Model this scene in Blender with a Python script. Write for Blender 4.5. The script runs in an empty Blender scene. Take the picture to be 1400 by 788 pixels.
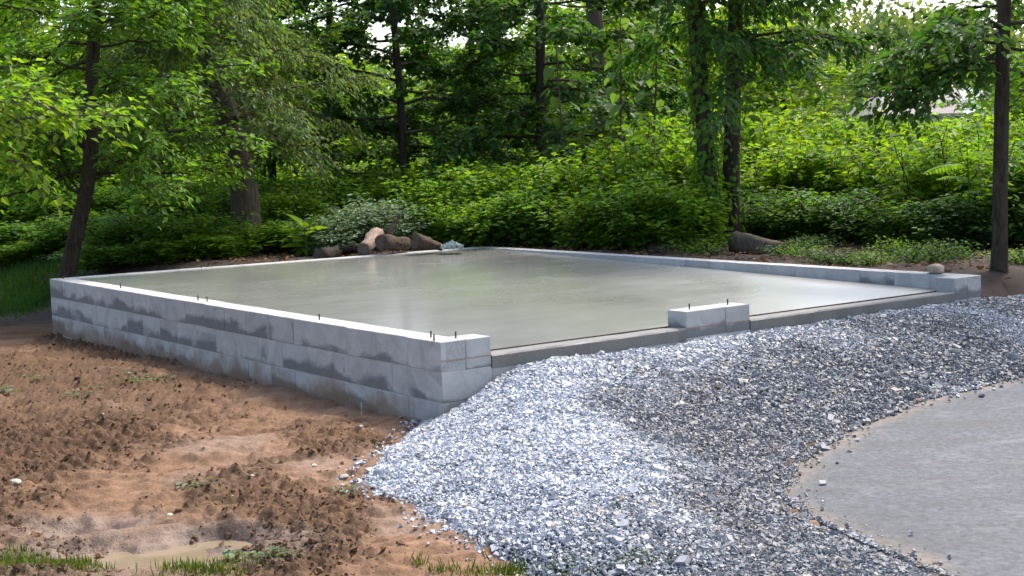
import bpy, bmesh, math
import numpy as np
from mathutils import Vector, Matrix
S = bpy.context.scene
COL = S.collection
rng = np.random.default_rng(7)

# ------------------------------------------------------------------ camera
F_PX, PITCH, ROLL = 1850.0, 0.0949, -0.0281
ZT = 0.60                                   # top of the block wall
CAM = np.array([0.0, 0.0, ZT + 1.17])
_c, _s, _cr, _sr = math.cos(PITCH), math.sin(PITCH), math.cos(ROLL), math.sin(ROLL)
FWD = np.array([0, _c, -_s]); UP0 = np.array([0, _s, _c]); R0 = np.array([1.0, 0, 0])
RIGHT = _cr * R0 + _sr * UP0
UP = -_sr * R0 + _cr * UP0
cam = bpy.data.cameras.new('camera')
cam.sensor_width = 36.0
cam.lens = F_PX / 1400 * 36
cam.clip_start = 0.1; cam.clip_end = 2000
co = bpy.data.objects.new('camera', cam); COL.objects.link(co)
co.matrix_world = Matrix(((RIGHT[0], UP[0], -FWD[0], CAM[0]), (RIGHT[1], UP[1], -FWD[1], CAM[1]),
                          (RIGHT[2], UP[2], -FWD[2], CAM[2]), (0, 0, 0, 1)))
S.camera = co

# ------------------------------------------------------------------ light
SUN_EL, SUN_AZ = math.radians(55), math.radians(40)    # azimuth from +Y (ahead) towards +X
w = bpy.data.worlds.new('World'); S.world = w; w.use_nodes = True
nt = w.node_tree
sky = nt.nodes.new('ShaderNodeTexSky'); sky.sky_type = 'NISHITA'; sky.sun_disc = False
sky.sun_elevation = SUN_EL; sky.sun_rotation = SUN_AZ
sky.air_density = 1.0; sky.dust_density = 4.0; sky.ozone_density = 1.0
bg = nt.nodes['Background']; bg.inputs[1].default_value = 0.15
nt.links.new(sky.outputs[0], bg.inputs[0])
sl = bpy.data.lights.new('sun', 'SUN'); sl.energy = 1.5; sl.angle = math.radians(10); sl.color = (1, .96, .88)
so = bpy.data.objects.new('sun', sl); COL.objects.link(so)
sd = Vector((math.sin(SUN_AZ) * math.cos(SUN_EL), math.cos(SUN_AZ) * math.cos(SUN_EL), math.sin(SUN_EL)))
so.rotation_euler = sd.to_track_quat('Z', 'Y').to_euler()
S.view_settings.view_transform = 'Standard'; S.view_settings.look = 'None'
S.view_settings.exposure = 1.45; S.view_settings.gamma = 1
S.render.engine = 'CYCLES'
S.cycles.use_denoising = True
S.cycles.max_bounces = 6; S.cycles.diffuse_bounces = 4; S.cycles.glossy_bounces = 3
S.cycles.transmission_bounces = 4; S.cycles.transparent_max_bounces = 6

# ------------------------------------------------------------------ helpers: space
def ray(px, py):
    d = FWD * F_PX + RIGHT * (px - 700) - UP * (py - 394)
    return d
def at(px, py, depth):
    d = ray(px, py); return CAM + d * (depth / d[1])
def onz(px, py, z):
    d = ray(px, py); return CAM + d * ((z - CAM[2]) / d[2])
TH, FW, FD = 0.6431, 5.937, 7.695
F0 = np.array([-0.4754, 8.7049, 0.0])
A_ = np.array([math.cos(TH), math.sin(TH), 0.0]); B_ = np.array([-math.sin(TH), math.cos(TH), 0.0])
def uv(x, y):
    dx, dy = x - F0[0], y - F0[1]
    return dx * A_[0] + dy * A_[1], dx * B_[0] + dy * B_[1]
def W3(u, v, z): return F0 + A_ * u + B_ * v + np.array([0, 0, z])
def onv(px, py, v=0.0):
    d = ray(px, py); n = B_; t = ((F0 + B_ * v - CAM) @ n) / (d @ n); return CAM + d * t

# ------------------------------------------------------------------ helpers: noise
def _hash(ix, iy, seed):
    h = (ix.astype(np.int64) * 374761393 + iy.astype(np.int64) * 668265263 + seed * 1442695041) & 0xffffffff
    h = ((h ^ (h >> 13)) * 1274126177) & 0xffffffff
    return ((h ^ (h >> 16)) & 0xffff) / 65535.0
def vnoise(x, y, seed=0):
    ix, iy = np.floor(x), np.floor(y); fx, fy = x - ix, y - iy
    fx = fx * fx * fx * (fx * (fx * 6 - 15) + 10); fy = fy * fy * fy * (fy * (fy * 6 - 15) + 10)
    a, b = _hash(ix, iy, seed), _hash(ix + 1, iy, seed); c, d = _hash(ix, iy + 1, seed), _hash(ix + 1, iy + 1, seed)
    return (a * (1 - fx) + b * fx) * (1 - fy) + (c * (1 - fx) + d * fx) * fy
def fbm(x, y, sc, octv=4, seed=0, gain=.5):
    x = np.asarray(x, float) / sc; y = np.asarray(y, float) / sc
    t, a, n = 0, 1, 0
    for o in range(octv):
        cs, sn = math.cos(.6 * o), math.sin(.6 * o)
        t = t + a * vnoise(x * cs - y * sn + 17 * o, x * sn + y * cs, seed + o); n += a
        a *= gain; x = x * 2.03; y = y * 2.03
    return t / n
def sstep(x, a, b):
    t = np.clip((x - a) / (b - a), 0, 1); return t * t * (3 - 2 * t)
def inside(x, y, poly):
    x = np.asarray(x); r = np.zeros(x.shape, bool); n = len(poly)
    for i in range(n):
        x1, y1 = poly[i][:2]; x2, y2 = poly[(i + 1) % n][:2]
        if y1 == y2: continue
        c = ((y1 > y) != (y2 > y)) & (x < (x2 - x1) * (y - y1) / (y2 - y1) + x1)
        r ^= c
    return r
def polydist(x, y, pts, closed=True):
    d = np.full(np.shape(x), 1e9); n = len(pts)
    for i in range(n if closed else n - 1):
        ax, ay = pts[i][:2]; bx, by = pts[(i + 1) % n][:2]
        vx, vy = bx - ax, by - ay; L = vx * vx + vy * vy + 1e-12
        t = np.clip(((x - ax) * vx + (y - ay) * vy) / L, 0, 1)
        d = np.minimum(d, np.hypot(x - ax - t * vx, y - ay - t * vy))
    return d

# ------------------------------------------------------------------ helpers: objects
def tag(o, label=None, cat=None, group=None, kind=None):
    for k, val in (('label', label), ('category', cat), ('group', group), ('kind', kind)):
        if val: o[k] = val
    return o
def link(o, parent=None):
    COL.objects.link(o)
    if parent is not None:
        o.parent = parent
        bpy_parent_inv(o, parent)
    return o
def bpy_parent_inv(o, parent):
    m = Matrix.Translation(parent.location) @ parent.rotation_euler.to_matrix().to_4x4() if parent.parent is None else Matrix()
    if parent.parent is None: o.matrix_parent_inverse = m.inverted()
def empty(name, loc, label, cat, group=None):
    o = bpy.data.objects.new(name, None); o.location = Vector([float(a) for a in loc]); o.empty_display_size = .2
    COL.objects.link(o); return tag(o, label, cat, group)
def mesh_np(name, V, Fc, mat=None, col=None, smooth=False):
    V = np.asarray(V, np.float32); Fc = np.asarray(Fc, np.int32)
    me = bpy.data.meshes.new(name); k = Fc.shape[1]
    me.vertices.add(len(V)); me.vertices.foreach_set('co', V.ravel())
    me.loops.add(Fc.size); me.loops.foreach_set('vertex_index', Fc.ravel())
    me.polygons.add(len(Fc)); me.polygons.foreach_set('loop_start', np.arange(0, Fc.size, k, dtype=np.int32))
    me.polygons.foreach_set('use_smooth', np.full(len(Fc), smooth))
    if col is not None:
        c = np.ones((len(V), 4), np.float32); col = np.asarray(col, np.float32)
        if col.ndim == 1: c[:, :3] = col[:, None]
        else: c[:, :3] = col
        at_ = me.color_attributes.new('Col', 'FLOAT_COLOR', 'POINT'); at_.data.foreach_set('color', c.ravel())
    me.update(calc_edges=True); me.validate()
    if mat: me.materials.append(mat)
    return me
def obj(name, me, parent=None):
    o = bpy.data.objects.new(name, me); return link(o, parent)
class MB:
    """collects triangles"""
    def __init__(s): s.v, s.f, s.c, s.n = [], [], [], 0
    def add(s, V, Fc, c=1.0):
        V = np.asarray(V, float); Fc = np.asarray(Fc, int)
        if Fc.shape[1] == 4: Fc = np.concatenate([Fc[:, [0, 1, 2]], Fc[:, [0, 2, 3]]])
        s.v.append(V); s.f.append(Fc + s.n); s.n += len(V)
        c = np.asarray(c, float)
        s.c.append(np.broadcast_to(c if c.ndim != 1 or len(c) != len(V) or c.ndim == 2 else c[:, None] * np.ones(3), (len(V), 3)) if c.ndim else np.full((len(V), 3), float(c)))
    def mesh(s, name, mat, smooth=False):
        return mesh_np(name, np.concatenate(s.v), np.concatenate(s.f), mat, np.concatenate(s.c), smooth)
    def obj(s, name, mat, parent=None, smooth=False): return obj(name, s.mesh(name, mat, smooth), parent)
def norm(a): return a / np.maximum(np.linalg.norm(a, axis=-1, keepdims=True), 1e-9)
def tube(mb, pts, rad, sides=7, cap=True, rough=0.0, seed=0, c=1.0):
    pts = np.asarray(pts, float); n = len(pts); rad = np.broadcast_to(np.asarray(rad, float), (n,))
    tan = norm(np.gradient(pts, axis=0)); ref = np.array([0.31, 0.95, 0.05]) if abs(tan[0] @ np.array([.31, .95, .05])) < .9 else np.array([1.0, 0, 0])
    s = norm(np.cross(tan, ref)); t = np.cross(tan, s)
    an = np.linspace(0, 2 * math.pi, sides, endpoint=False)
    R = rad[:, None] * np.ones((n, sides))
    if rough:
        r2 = np.random.default_rng(seed); prof = 1 + rough * (r2.random(sides) - .5) * 1.4
        R = R * prof[None, :] * (1 + rough * (r2.random((n, sides)) - .5))
    V = pts[:, None, :] + R[..., None] * (np.cos(an)[None, :, None] * s[:, None, :] + np.sin(an)[None, :, None] * t[:, None, :])
    V = V.reshape(-1, 3); i = np.arange(n - 1)[:, None] * sides; j = np.arange(sides)[None, :]; j2 = (j + 1) % sides
    Fq = np.stack([i + j, i + j2, i + sides + j2, i + sides + j], -1).reshape(-1, 4)
    Ft = np.concatenate([Fq[:, [0, 1, 2]], Fq[:, [0, 2, 3]]])
    if cap:
        V = np.concatenate([V, pts[:1], pts[-1:]]); k = n * sides; e = (n - 1) * sides
        jj = np.arange(sides); j3 = (jj + 1) % sides
        Ft = np.concatenate([Ft, np.stack([np.full(sides, k), j3, jj], 1), np.stack([np.full(sides, k + 1), e + jj, e + j3], 1)])
    mb.add(V, Ft, c)
    return V
def spline(pts, n):
    pts = np.asarray(pts, float); d = np.r_[0, np.cumsum(np.linalg.norm(np.diff(pts, axis=0), axis=1))]
    t = np.linspace(0, d[-1], n); out = np.stack([np.interp(t, d, pts[:, k]) for k in range(pts.shape[1])], 1)
    for _ in range(2): out[1:-1] = .25 * out[:-2] + .5 * out[1:-1] + .25 * out[2:]
    return out
def leaf_arrays(P, A, N, L, Wd, shape='hex', fold=.25, droop=.18):
    P = np.asarray(P, float); n = len(P); A = norm(A); Sd = norm(np.cross(A, N)); N2 = np.cross(Sd, A)
    L = np.broadcast_to(L, (n,)); Wd = np.broadcast_to(Wd, (n,))
    if shape == 'hex':
        T = [(0, 0), (.28, .5), (.64, .38), (1, 0), (.64, -.38), (.28, -.5)]; Tr = [(0, 1, 2), (0, 2, 3), (0, 3, 4), (0, 4, 5)]
    elif shape == 'heart':
        T = [(0, 0), (-.06, .3), (.22, .5), (.62, .36), (1, 0), (.62, -.36), (.22, -.5), (-.06, -.3)]
        Tr = [(0, 1, 2), (0, 2, 3), (0, 3, 4), (0, 4, 5), (0, 5, 6), (0, 6, 7)]
    elif shape == 'maple':
        T = [(0, 0), (.12, .42), (.45, .5), (.42, .2), (1, 0), (.42, -.2), (.45, -.5), (.12, -.42)]
        Tr = [(0, 1, 2), (0, 2, 3), (0, 3, 4), (0, 4, 5), (0, 5, 6), (0, 6, 7)]
    else:
        T = [(0, 0), (.45, .5), (1, 0), (.45, -.5)]; Tr = [(0, 1, 2), (0, 2, 3)]
    k = len(T); V = np.empty((n, k, 3))
    for i, (t, s) in enumerate(T):
        V[:, i] = P + A * (L * t)[:, None] + Sd * (Wd * s)[:, None] + N2 * ((fold * abs(s) * Wd) - droop * L * t * t)[:, None]
    Fc = (np.arange(n)[:, None, None] * k + np.array(Tr)[None]).reshape(-1, 3)
    return V.reshape(-1, 3), Fc, k
def add_leaves(mb, P, A, N, L, Wd, shape='hex', r=None, tint=.35, **kw):
    V, Fc, k = leaf_arrays(P, A, N, L, Wd, shape, **kw); n = len(P); r = r or rng
    b = 1 + tint * (r.random(n) - .5) * 2
    h = (r.random(n) - .5)
    c = np.stack([b * (1 + .45 * h), b, b * (1 - .35 * h)], 1)
    mb.add(V, Fc, np.repeat(c, k, 0))

# ------------------------------------------------------------------ materials
def newmat(name):
    m = bpy.data.materials.new(name); m.use_nodes = True; t = m.node_tree
    return m, t, t.nodes['Principled BSDF'], t.nodes.new, t.links.new
def noise(t, sc, detail=4, rough=.55, vec=None, dist=0):
    n = t.nodes.new('ShaderNodeTexNoise'); n.inputs['Scale'].default_value = sc; n.inputs['Detail'].default_value = detail
    n.inputs['Roughness'].default_value = rough; n.inputs['Distortion'].default_value = dist
    if vec is not None: t.links.new(vec, n.inputs['Vector'])
    return n.outputs['Fac']
def ramp(t, fac, stops):
    r = t.nodes.new('ShaderNodeValToRGB'); t.links.new(fac, r.inputs[0]); e = r.color_ramp.elements
    while len(e) < len(stops): e.new(.5)
    for el, (p, c) in zip(e, stops):
        el.position = p; el.color = (*c, 1) if not np.isscalar(c) else (c, c, c, 1)
    return r.outputs[0]
def mix(t, a, b, fac, mode='MIX'):
    m = t.nodes.new('ShaderNodeMix'); m.data_type = 'RGBA'; m.blend_type = mode
    for s, val in ((m.inputs[6], a), (m.inputs[7], b), (m.inputs[0], fac)):
        if hasattr(val, 'is_output') or isinstance(val, bpy.types.NodeSocket): t.links.new(val, s)
        elif np.isscalar(val): s.default_value = val
        else: s.default_value = (*val, 1)
    return m.outputs[2]
def math_(t, op, a, b=0.0, clamp=False):
    m = t.nodes.new('ShaderNodeMath'); m.operation = op; m.use_clamp = clamp
    for s, val in ((m.inputs[0], a), (m.inputs[1], b)):
        if isinstance(val, bpy.types.NodeSocket): t.links.new(val, s)
        else: s.default_value = val
    return m.outputs[0]
def bump(t, bsdf, h, strength=.3, dist=.01):
    b = t.nodes.new('ShaderNodeBump'); b.inputs['Strength'].default_value = strength; b.inputs['Distance'].default_value = dist
    t.links.new(h, b.inputs['Height']); t.links.new(b.outputs[0], bsdf.inputs['Normal'])
def objco(t): return t.nodes.new('ShaderNodeTexCoord').outputs['Object']
def geopos(t): return t.nodes.new('ShaderNodeNewGeometry').outputs['Position']
def vcol(t):
    a = t.nodes.new('ShaderNodeAttribute'); a.attribute_name = 'Col'; return a.outputs['Color']
def sep(t, v):
    s = t.nodes.new('ShaderNodeSeparateXYZ'); t.links.new(v, s.inputs[0]); return s.outputs
def mapping(t, v, scale):
    m = t.nodes.new('ShaderNodeMapping'); m.inputs['Scale'].default_value = scale; t.links.new(v, m.inputs['Vector']); return m.outputs[0]

def leaf_mat(name, col, trans=.45, tcol=None, rough=.5, spec=.22):
    m, t, b, N, L = newmat(name)
    col = np.array(col); tcol = np.array(tcol if tcol is not None else col * np.array([1.9, 1.7, .6]))
    vc = vcol(t)
    L(mix(t, vc, col, 1.0, 'MULTIPLY'), b.inputs['Base Color'])
    b.inputs['Roughness'].default_value = rough; b.inputs['Specular IOR Level'].default_value = spec
    tr = N('ShaderNodeBsdfTranslucent'); L(mix(t, vc, tcol, 1.0, 'MULTIPLY'), tr.inputs[0])
    ms = N('ShaderNodeMixShader'); ms.inputs[0].default_value = trans
    L(b.outputs[0], ms.inputs[1]); L(tr.outputs[0], ms.inputs[2]); L(ms.outputs[0], t.nodes['Material Output'].inputs[0])
    return m
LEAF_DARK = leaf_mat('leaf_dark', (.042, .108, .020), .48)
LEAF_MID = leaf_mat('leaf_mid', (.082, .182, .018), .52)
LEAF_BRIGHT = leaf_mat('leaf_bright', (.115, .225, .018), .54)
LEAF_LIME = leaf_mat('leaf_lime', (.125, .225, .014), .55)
LEAF_GREY = leaf_mat('leaf_grey', (.09, .155, .045), .45)
LEAF_SILVER = leaf_mat('leaf_silver', (.17, .24, .13), .35, (.2, .3, .12))
LEAF_FAR = leaf_mat('leaf_far', (.095, .14, .08), .42)
GRASS = leaf_mat('grass_blade', (.11, .155, .035), .42)
LITTER = leaf_mat('dead_leaf', (.25, .09, .035), .2, (.3, .1, .03))

def bark_mat(name, c1, c2, sc=1.0, grain=(1, 1, .22)):
    m, t, b, N, L = newmat(name)
    p = mapping(t, geopos(t), grain)
    f = noise(t, 30 * sc, 5, .6, p, .6); g = noise(t, 5, 3, .5, geopos(t))
    c = ramp(t, f, [(.3, c1), (.7, c2)])
    L(mix(t, c, (.045, .06, .03), math_(t, 'MULTIPLY', ramp(t, g, [(.5, 0.0), (.7, 1.0)]), .5)), b.inputs['Base Color'])
    b.inputs['Roughness'].default_value = .9; b.inputs['Specular IOR Level'].default_value = .15
    bump(t, b, f, .8, .03); return m
BARK = bark_mat('bark', (.022, .017, .012), (.075, .058, .042))
BARK_GREY = bark_mat('bark_grey', (.048, .036, .027), (.155, .118, .087))
BARK_LOG = bark_mat('bark_log', (.035, .024, .017), (.15, .10, .07), 1.3, (.25, .8, 1))
m, t, b, N, L = newmat('cut_wood'); CUT = m
f = noise(t, 14, 4, .6, objco(t)); L(ramp(t, f, [(.3, (.03, .025, .02)), (.75, (.12, .09, .065))]), b.inputs['Base Color']); b.inputs['Roughness'].default_value = .9
m, t, b, N, L = newmat('stripped_wood'); PALEWOOD = m
f = noise(t, 20, 4, .6, mapping(t, objco(t), (1, .2, 1))); L(ramp(t, f, [(.3, (.13, .08, .055)), (.75, (.3, .21, .16))]), b.inputs['Base Color']); b.inputs['Roughness'].default_value = .8

# soil / vertex-coloured ground
m, t, b, N, L = newmat('soil'); SOIL = m
P = geopos(t); n1 = noise(t, 60, 5, .65, P); n2 = noise(t, 9, 4, .6, P)
c = mix(t, vcol(t), ramp(t, n1, [(.25, .62), (.75, 1.3)]), 1.0, 'MULTIPLY')
c = mix(t, c, ramp(t, n2, [(.3, .82), (.7, 1.15)]), 1.0, 'MULTIPLY'); L(c, b.inputs['Base Color'])
at2 = N('ShaderNodeAttribute'); at2.attribute_name = 'Wet'
L(math_(t, 'SUBTRACT', .92, math_(t, 'MULTIPLY', at2.outputs['Fac'], .62)), b.inputs['Roughness']); b.inputs['Specular IOR Level'].default_value = .3
bump(t, b, math_(t, 'ADD', n1, math_(t, 'MULTIPLY', noise(t, 170, 3, .6, P), .5)), .55, .012)

def stone_mat(name, rough=.6):
    m, t, b, N, L = newmat(name)
    n = noise(t, 90, 3, .6, geopos(t))
    L(mix(t, vcol(t), ramp(t, n, [(.3, .75), (.7, 1.2)]), 1.0, 'MULTIPLY'), b.inputs['Base Color'])
    b.inputs['Roughness'].default_value = rough; b.inputs['Specular IOR Level'].default_value = .3; return m
STONE = stone_mat('crushed_stone', .5); CLOD = stone_mat('clod', .95); ROCK = stone_mat('field_stone', .85)

# concrete block
m, t, b, N, L = newmat('concrete_block'); BLOCK = m
oi = N('ShaderNodeObjectInfo'); rnd = oi.outputs['Random']
gp = geopos(t); oz = sep(t, N('ShaderNodeTexCoord').outputs['Generated'])[2]
shift = N('ShaderNodeVectorMath'); shift.operation = 'ADD'; L(gp, shift.inputs[0])
cmb = N('ShaderNodeCombineXYZ'); L(math_(t, 'MULTIPLY', rnd, 37.0), cmb.inputs[0]); L(math_(t, 'MULTIPLY', rnd, 91.0), cmb.inputs[2]); L(cmb.outputs[0], shift.inputs[1])
sp = shift.outputs[0]
blotch = noise(t, 6.5, 3, .5, sp, .8); fine = noise(t, 140, 4, .7, gp); streak = noise(t, 2.0, 5, .55, mapping(t, gp, (.8, .8, 1.5)), .4)
# damp stain creeping up from the bed joint, its reach differs per block
reach = math_(t, 'ADD', math_(t, 'MULTIPLY', math_(t, 'FRACT', math_(t, 'MULTIPLY', rnd, 7.31)), .45), .22)
damp = math_(t, 'SUBTRACT', math_(t, 'ADD', reach, math_(t, 'MULTIPLY', math_(t, 'SUBTRACT', streak, .5), 2.6)), oz)
damp = ramp(t, damp, [(.0, 0.0), (.28, 1.0)])
tone = ramp(t, math_(t, 'FRACT', math_(t, 'MULTIPLY', rnd, 3.77)), [(0, (.37, .365, .352)), (.45, (.41, .404, .39)), (1, (.435, .423, .40))])
c = mix(t, tone, ramp(t, blotch, [(.3, .85), (.7, 1.1)]), 1.0, 'MULTIPLY')
c = mix(t, c, (.145, .147, .145), math_(t, 'MULTIPLY', damp, .88))
c = mix(t, c, ramp(t, fine, [(.25, .8), (.75, 1.15)]), 1.0, 'MULTIPLY')
# soil splashed on the lowest part of the wall
wz = sep(t, gp)[2]
spl = math_(t, 'SUBTRACT', math_(t, 'ADD', .02, math_(t, 'MULTIPLY', noise(t, 5, 4, .6, gp), .42)), wz)
spl = ramp(t, spl, [(.03, 0.0), (.17, 1.0)])
c = mix(t, c, (.19, .12, .065), math_(t, 'MULTIPLY', spl, .75))
rust = ramp(t, noise(t, 7, 3, .6, gp, .5), [(.68, 0.0), (.76, 1.0)]); c = mix(t, c, (.22, .13, .07), math_(t, 'MULTIPLY', rust, .6))
L(c, b.inputs['Base Color']); b.inputs['Roughness'].default_value = .88; b.inputs['Specular IOR Level'].default_value = .25
bump(t, b, fine, .5, .004)
m, t, b, N, L = newmat('mortar'); MORTAR = m
f = noise(t, 50, 4, .6, geopos(t)); L(ramp(t, f, [(.3, (.28, .276, .266)), (.7, (.38, .374, .36))]), b.inputs['Base Color']); b.inputs['Roughness'].default_value = .95

# wet trowelled slab
m, t, b, N, L = newmat('wet_concrete'); SLAB = m
oc = objco(t); n1 = noise(t, .9, 3, .5, oc, .3); n2 = noise(t, 2.6, 4, .55, mapping(t, oc, (.6, 1.3, 1)), .4)
c = ramp(t, n1, [(.25, (.19, .19, .172)), (.75, (.25, .25, .228))]); c = mix(t, c, ramp(t, n2, [(.3, .93), (.7, 1.06)]), 1.0, 'MULTIPLY'); L(c, b.inputs['Base Color'])
b.inputs['Roughness'].default_value = .45; b.inputs['Specular IOR Level'].default_value = .15
b.inputs['Coat Weight'].default_value = 1.0; b.inputs['Coat IOR'].default_value = 1.5
so3 = sep(t, oc); dry = math_(t, 'ADD', math_(t, 'SUBTRACT', so3[0], math_(t, 'MULTIPLY', so3[1], .55)), math_(t, 'MULTIPLY', math_(t, 'SUBTRACT', n1, .5), 2.0))
dry = ramp(t, math_(t, 'DIVIDE', dry, 6.0), [(.30, 0.0), (.74, 1.0)])
L(math_(t, 'ADD', ramp(t, n2, [(.3, .12), (.75, .18)]), math_(t, 'MULTIPLY', dry, .22)), b.inputs['Coat Roughness'])
m, t, b, N, L = newmat('ledge_concrete'); LEDGE = m
oc = geopos(t); nz = sep(t, N('ShaderNodeNewGeometry').outputs['Normal'])[2]
n1 = noise(t, 5, 4, .6, oc); n3 = noise(t, 80, 4, .7, oc)
c = ramp(t, n1, [(.25, (.125, .123, .108)), (.75, (.19, .186, .168))]); c = mix(t, c, ramp(t, n3, [(.25, .7), (.75, 1.2)]), 1.0, 'MULTIPLY'); L(c, b.inputs['Base Color'])
L(ramp(t, n1, [(.3, .45), (.7, .75)]), b.inputs['Roughness']); bump(t, b, n3, .5, .005)
def plain(name, col, rough=.8, metal=0.0):
    m, t, b, N, L = newmat(name); f = noise(t, 40, 3, .6, geopos(t)); col = np.array(col)
    L(ramp(t, f, [(.3, tuple(col * .75)), (.7, tuple(np.minimum(col * 1.2, 1)))]), b.inputs['Base Color']); b.inputs['Roughness'].default_value = rough; b.inputs['Metallic'].default_value = metal; return m
WOODSTRIP = plain('expansion_strip', (.06, .036, .027)); CHALK = plain('red_chalk', (.33, .19, .155)); STEEL = plain('rusty_steel', (.07, .06, .055), .6, .6)
ROOF = plain('roof_shingle', (.21, .175, .168)); WALLP = plain('pale_siding', (.62, .62, .6)); GLASSD = plain('dark_glass', (.03, .035, .04), .1); TRIM = plain('white_trim', (.8, .78, .76), .5)
LITTERW = plain('pale_scrap', (.3, .34, .32), .5)
m, t, b, N, L = newmat('muddy_water'); WATER = m
f = noise(t, 6, 3, .5, geopos(t)); L(ramp(t, f, [(.3, (.18, .137, .085)), (.7, (.235, .182, .118))]), b.inputs['Base Color']); b.inputs['Roughness'].default_value = .06; b.inputs['IOR'].default_value = 1.33
bump(t, b, noise(t, 14, 2, .5, geopos(t)), .08, .01)
m, t, b, N, L = newmat('worn_asphalt'); ASPH = m
P = geopos(t); n1 = noise(t, 1.6, 5, .6, mapping(t, P, (.6, 1.6, 1)), .4); n2 = noise(t, 150, 4, .75, P); n3 = noise(t, 26, 5, .7, P)
c = mix(t, vcol(t), ramp(t, n2, [(.25, .6), (.75, 1.35)]), 1.0, 'MULTIPLY'); c = mix(t, c, ramp(t, n3, [(.3, .6), (.7, 1.4)]), 1.0, 'MULTIPLY')
c = mix(t, c, (.21, .212, .216), math_(t, 'MULTIPLY', ramp(t, noise(t, 2.0, 6, .72, mapping(t, P, (.8, 1.5, 1)), .6), [(.54, 0.0), (.7, 1.0)]), .42))
c = mix(t, c, ramp(t, n1, [(.3, .6), (.7, 1.5)]), 1.0, 'MULTIPLY'); L(c, b.inputs['Base Color'])
L(ramp(t, n1, [(.3, .58), (.65, .9)]), b.inputs['Roughness']); b.inputs['Specular IOR Level'].default_value = .25; bump(t, b, math_(t, 'ADD', n2, n3), .45, .006)

# ------------------------------------------------------------------ gravel outline, asphalt edge
ASPH_PX = [(1420, 850), (1340, 815), (1270, 785), (1200, 757), (1130, 724), (1085, 700), (1062, 676), (1075, 648), (1110, 616), (1165, 587), (1250, 552), (1330, 533), (1400, 516), (1500, 494), (1650, 466)]
asph = np.array([onz(x, y, .02)[:2] for x, y in ASPH_PX])
TOE_PX = [(575, 573), (540, 603), (505, 635), (479, 655), (505, 672), (545, 690), (585, 712), (628, 742), (672, 764), (715, 782), (790, 800), (900, 812), (1050, 822), (1200, 840)]
def toe_z(p):
    v = uv(p[0], p[1])[1]; t_ = min(max(-v / 1.5, 0), 1); return .05 * (1 - t_ * t_ * (3 - 2 * t_)) + .004
toe3 = []
for x, y in TOE_PX:
    p = onz(x, y, .01)
    for _ in range(3): p = onz(x, y, toe_z(p))
    toe3.append(p)
toe3 = np.array(toe3); toe = toe3[:, :2]
WALL_PX = [(606, 568), (640, 545), (670, 523), (695, 508), (720, 498), (760, 493), (800, 489), (850, 483), (930, 470), (1022, 456), (1100, 443), (1200, 428), (1290, 416), (1342, 410)]
wallc = np.array([onv(x, y) for x, y in WALL_PX])
GR_IN = [(740, 530, .34), (790, 560, .31), (850, 600, .27), (900, 650, .22), (930, 710, .15), (945, 770, .07),
         (640, 600, .17), (600, 640, .11), (680, 680, .13), (760, 740, .10), (560, 655, .05), (700, 600, .24), (780, 650, .22), (830, 720, .15),
         (960, 600, .16), (1000, 650, .07), (1000, 720, .05), (1100, 760, .04), (1000, 540, .24), (1100, 520, .22), (1200, 500, .22), (1300, 480, .22), (1380, 460, .24), (900, 520, .31), (1000, 490, .33), (1150, 455, .35), (1400, 409, .36), (1480, 400, .36), (1500, 450, .22)]
grin = np.array([onz(x, y, z) for x, y, z in GR_IN])
ctl = np.concatenate([toe3, np.c_[asph[1:], np.full(len(asph) - 1, .03)], wallc, grin])
def tps_fit(C, reg=.01):
    n = len(C); d = np.linalg.norm(C[:, None, :2] - C[None, :, :2], axis=-1) + 1e-9
    K = d * d * np.log(d) + reg * np.eye(n); Pm = np.c_[np.ones(n), C[:, :2]]
    M = np.block([[K, Pm], [Pm.T, np.zeros((3, 3))]]); return np.linalg.solve(M, np.r_[C[:, 2], 0, 0, 0])
TW = tps_fit(ctl)
def tps(x, y):
    sh = np.shape(x); x = np.ravel(x); y = np.ravel(y); r = np.zeros(len(x))
    for i in range(len(ctl)):
        d2 = (x - ctl[i, 0]) ** 2 + (y - ctl[i, 1]) ** 2 + 1e-12; r += TW[i] * .5 * d2 * np.log(d2)
    return (r + TW[-3] + TW[-2] * x + TW[-1] * y).reshape(sh)
far_r = [onz(1650, 470, .2)[:2], onz(1650, 404, .36)[:2], onz(1480, 398, .36)[:2], onz(1400, 405, .36)[:2], W3(FW + .15, .12, 0)[:2], W3(FW, 0, 0)[:2]]
gpoly = np.array(list(toe) + [tuple(p) for p in asph[::1]] + [tuple(p) for p in far_r] + [tuple(W3(0.0, .0, 0)[:2])])
def gravel_z(x, y):
    z = tps(x, y) + .05 * (fbm(x, y, .5, 4, 31) - .5) + .03 * (fbm(x, y, .15, 2, 37) - .5)
    return np.where(polydist(x, y, asph, False) < .35, np.maximum(z, .036 + .012 * fbm(x, y, .12, 2, 39)), z)

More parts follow.
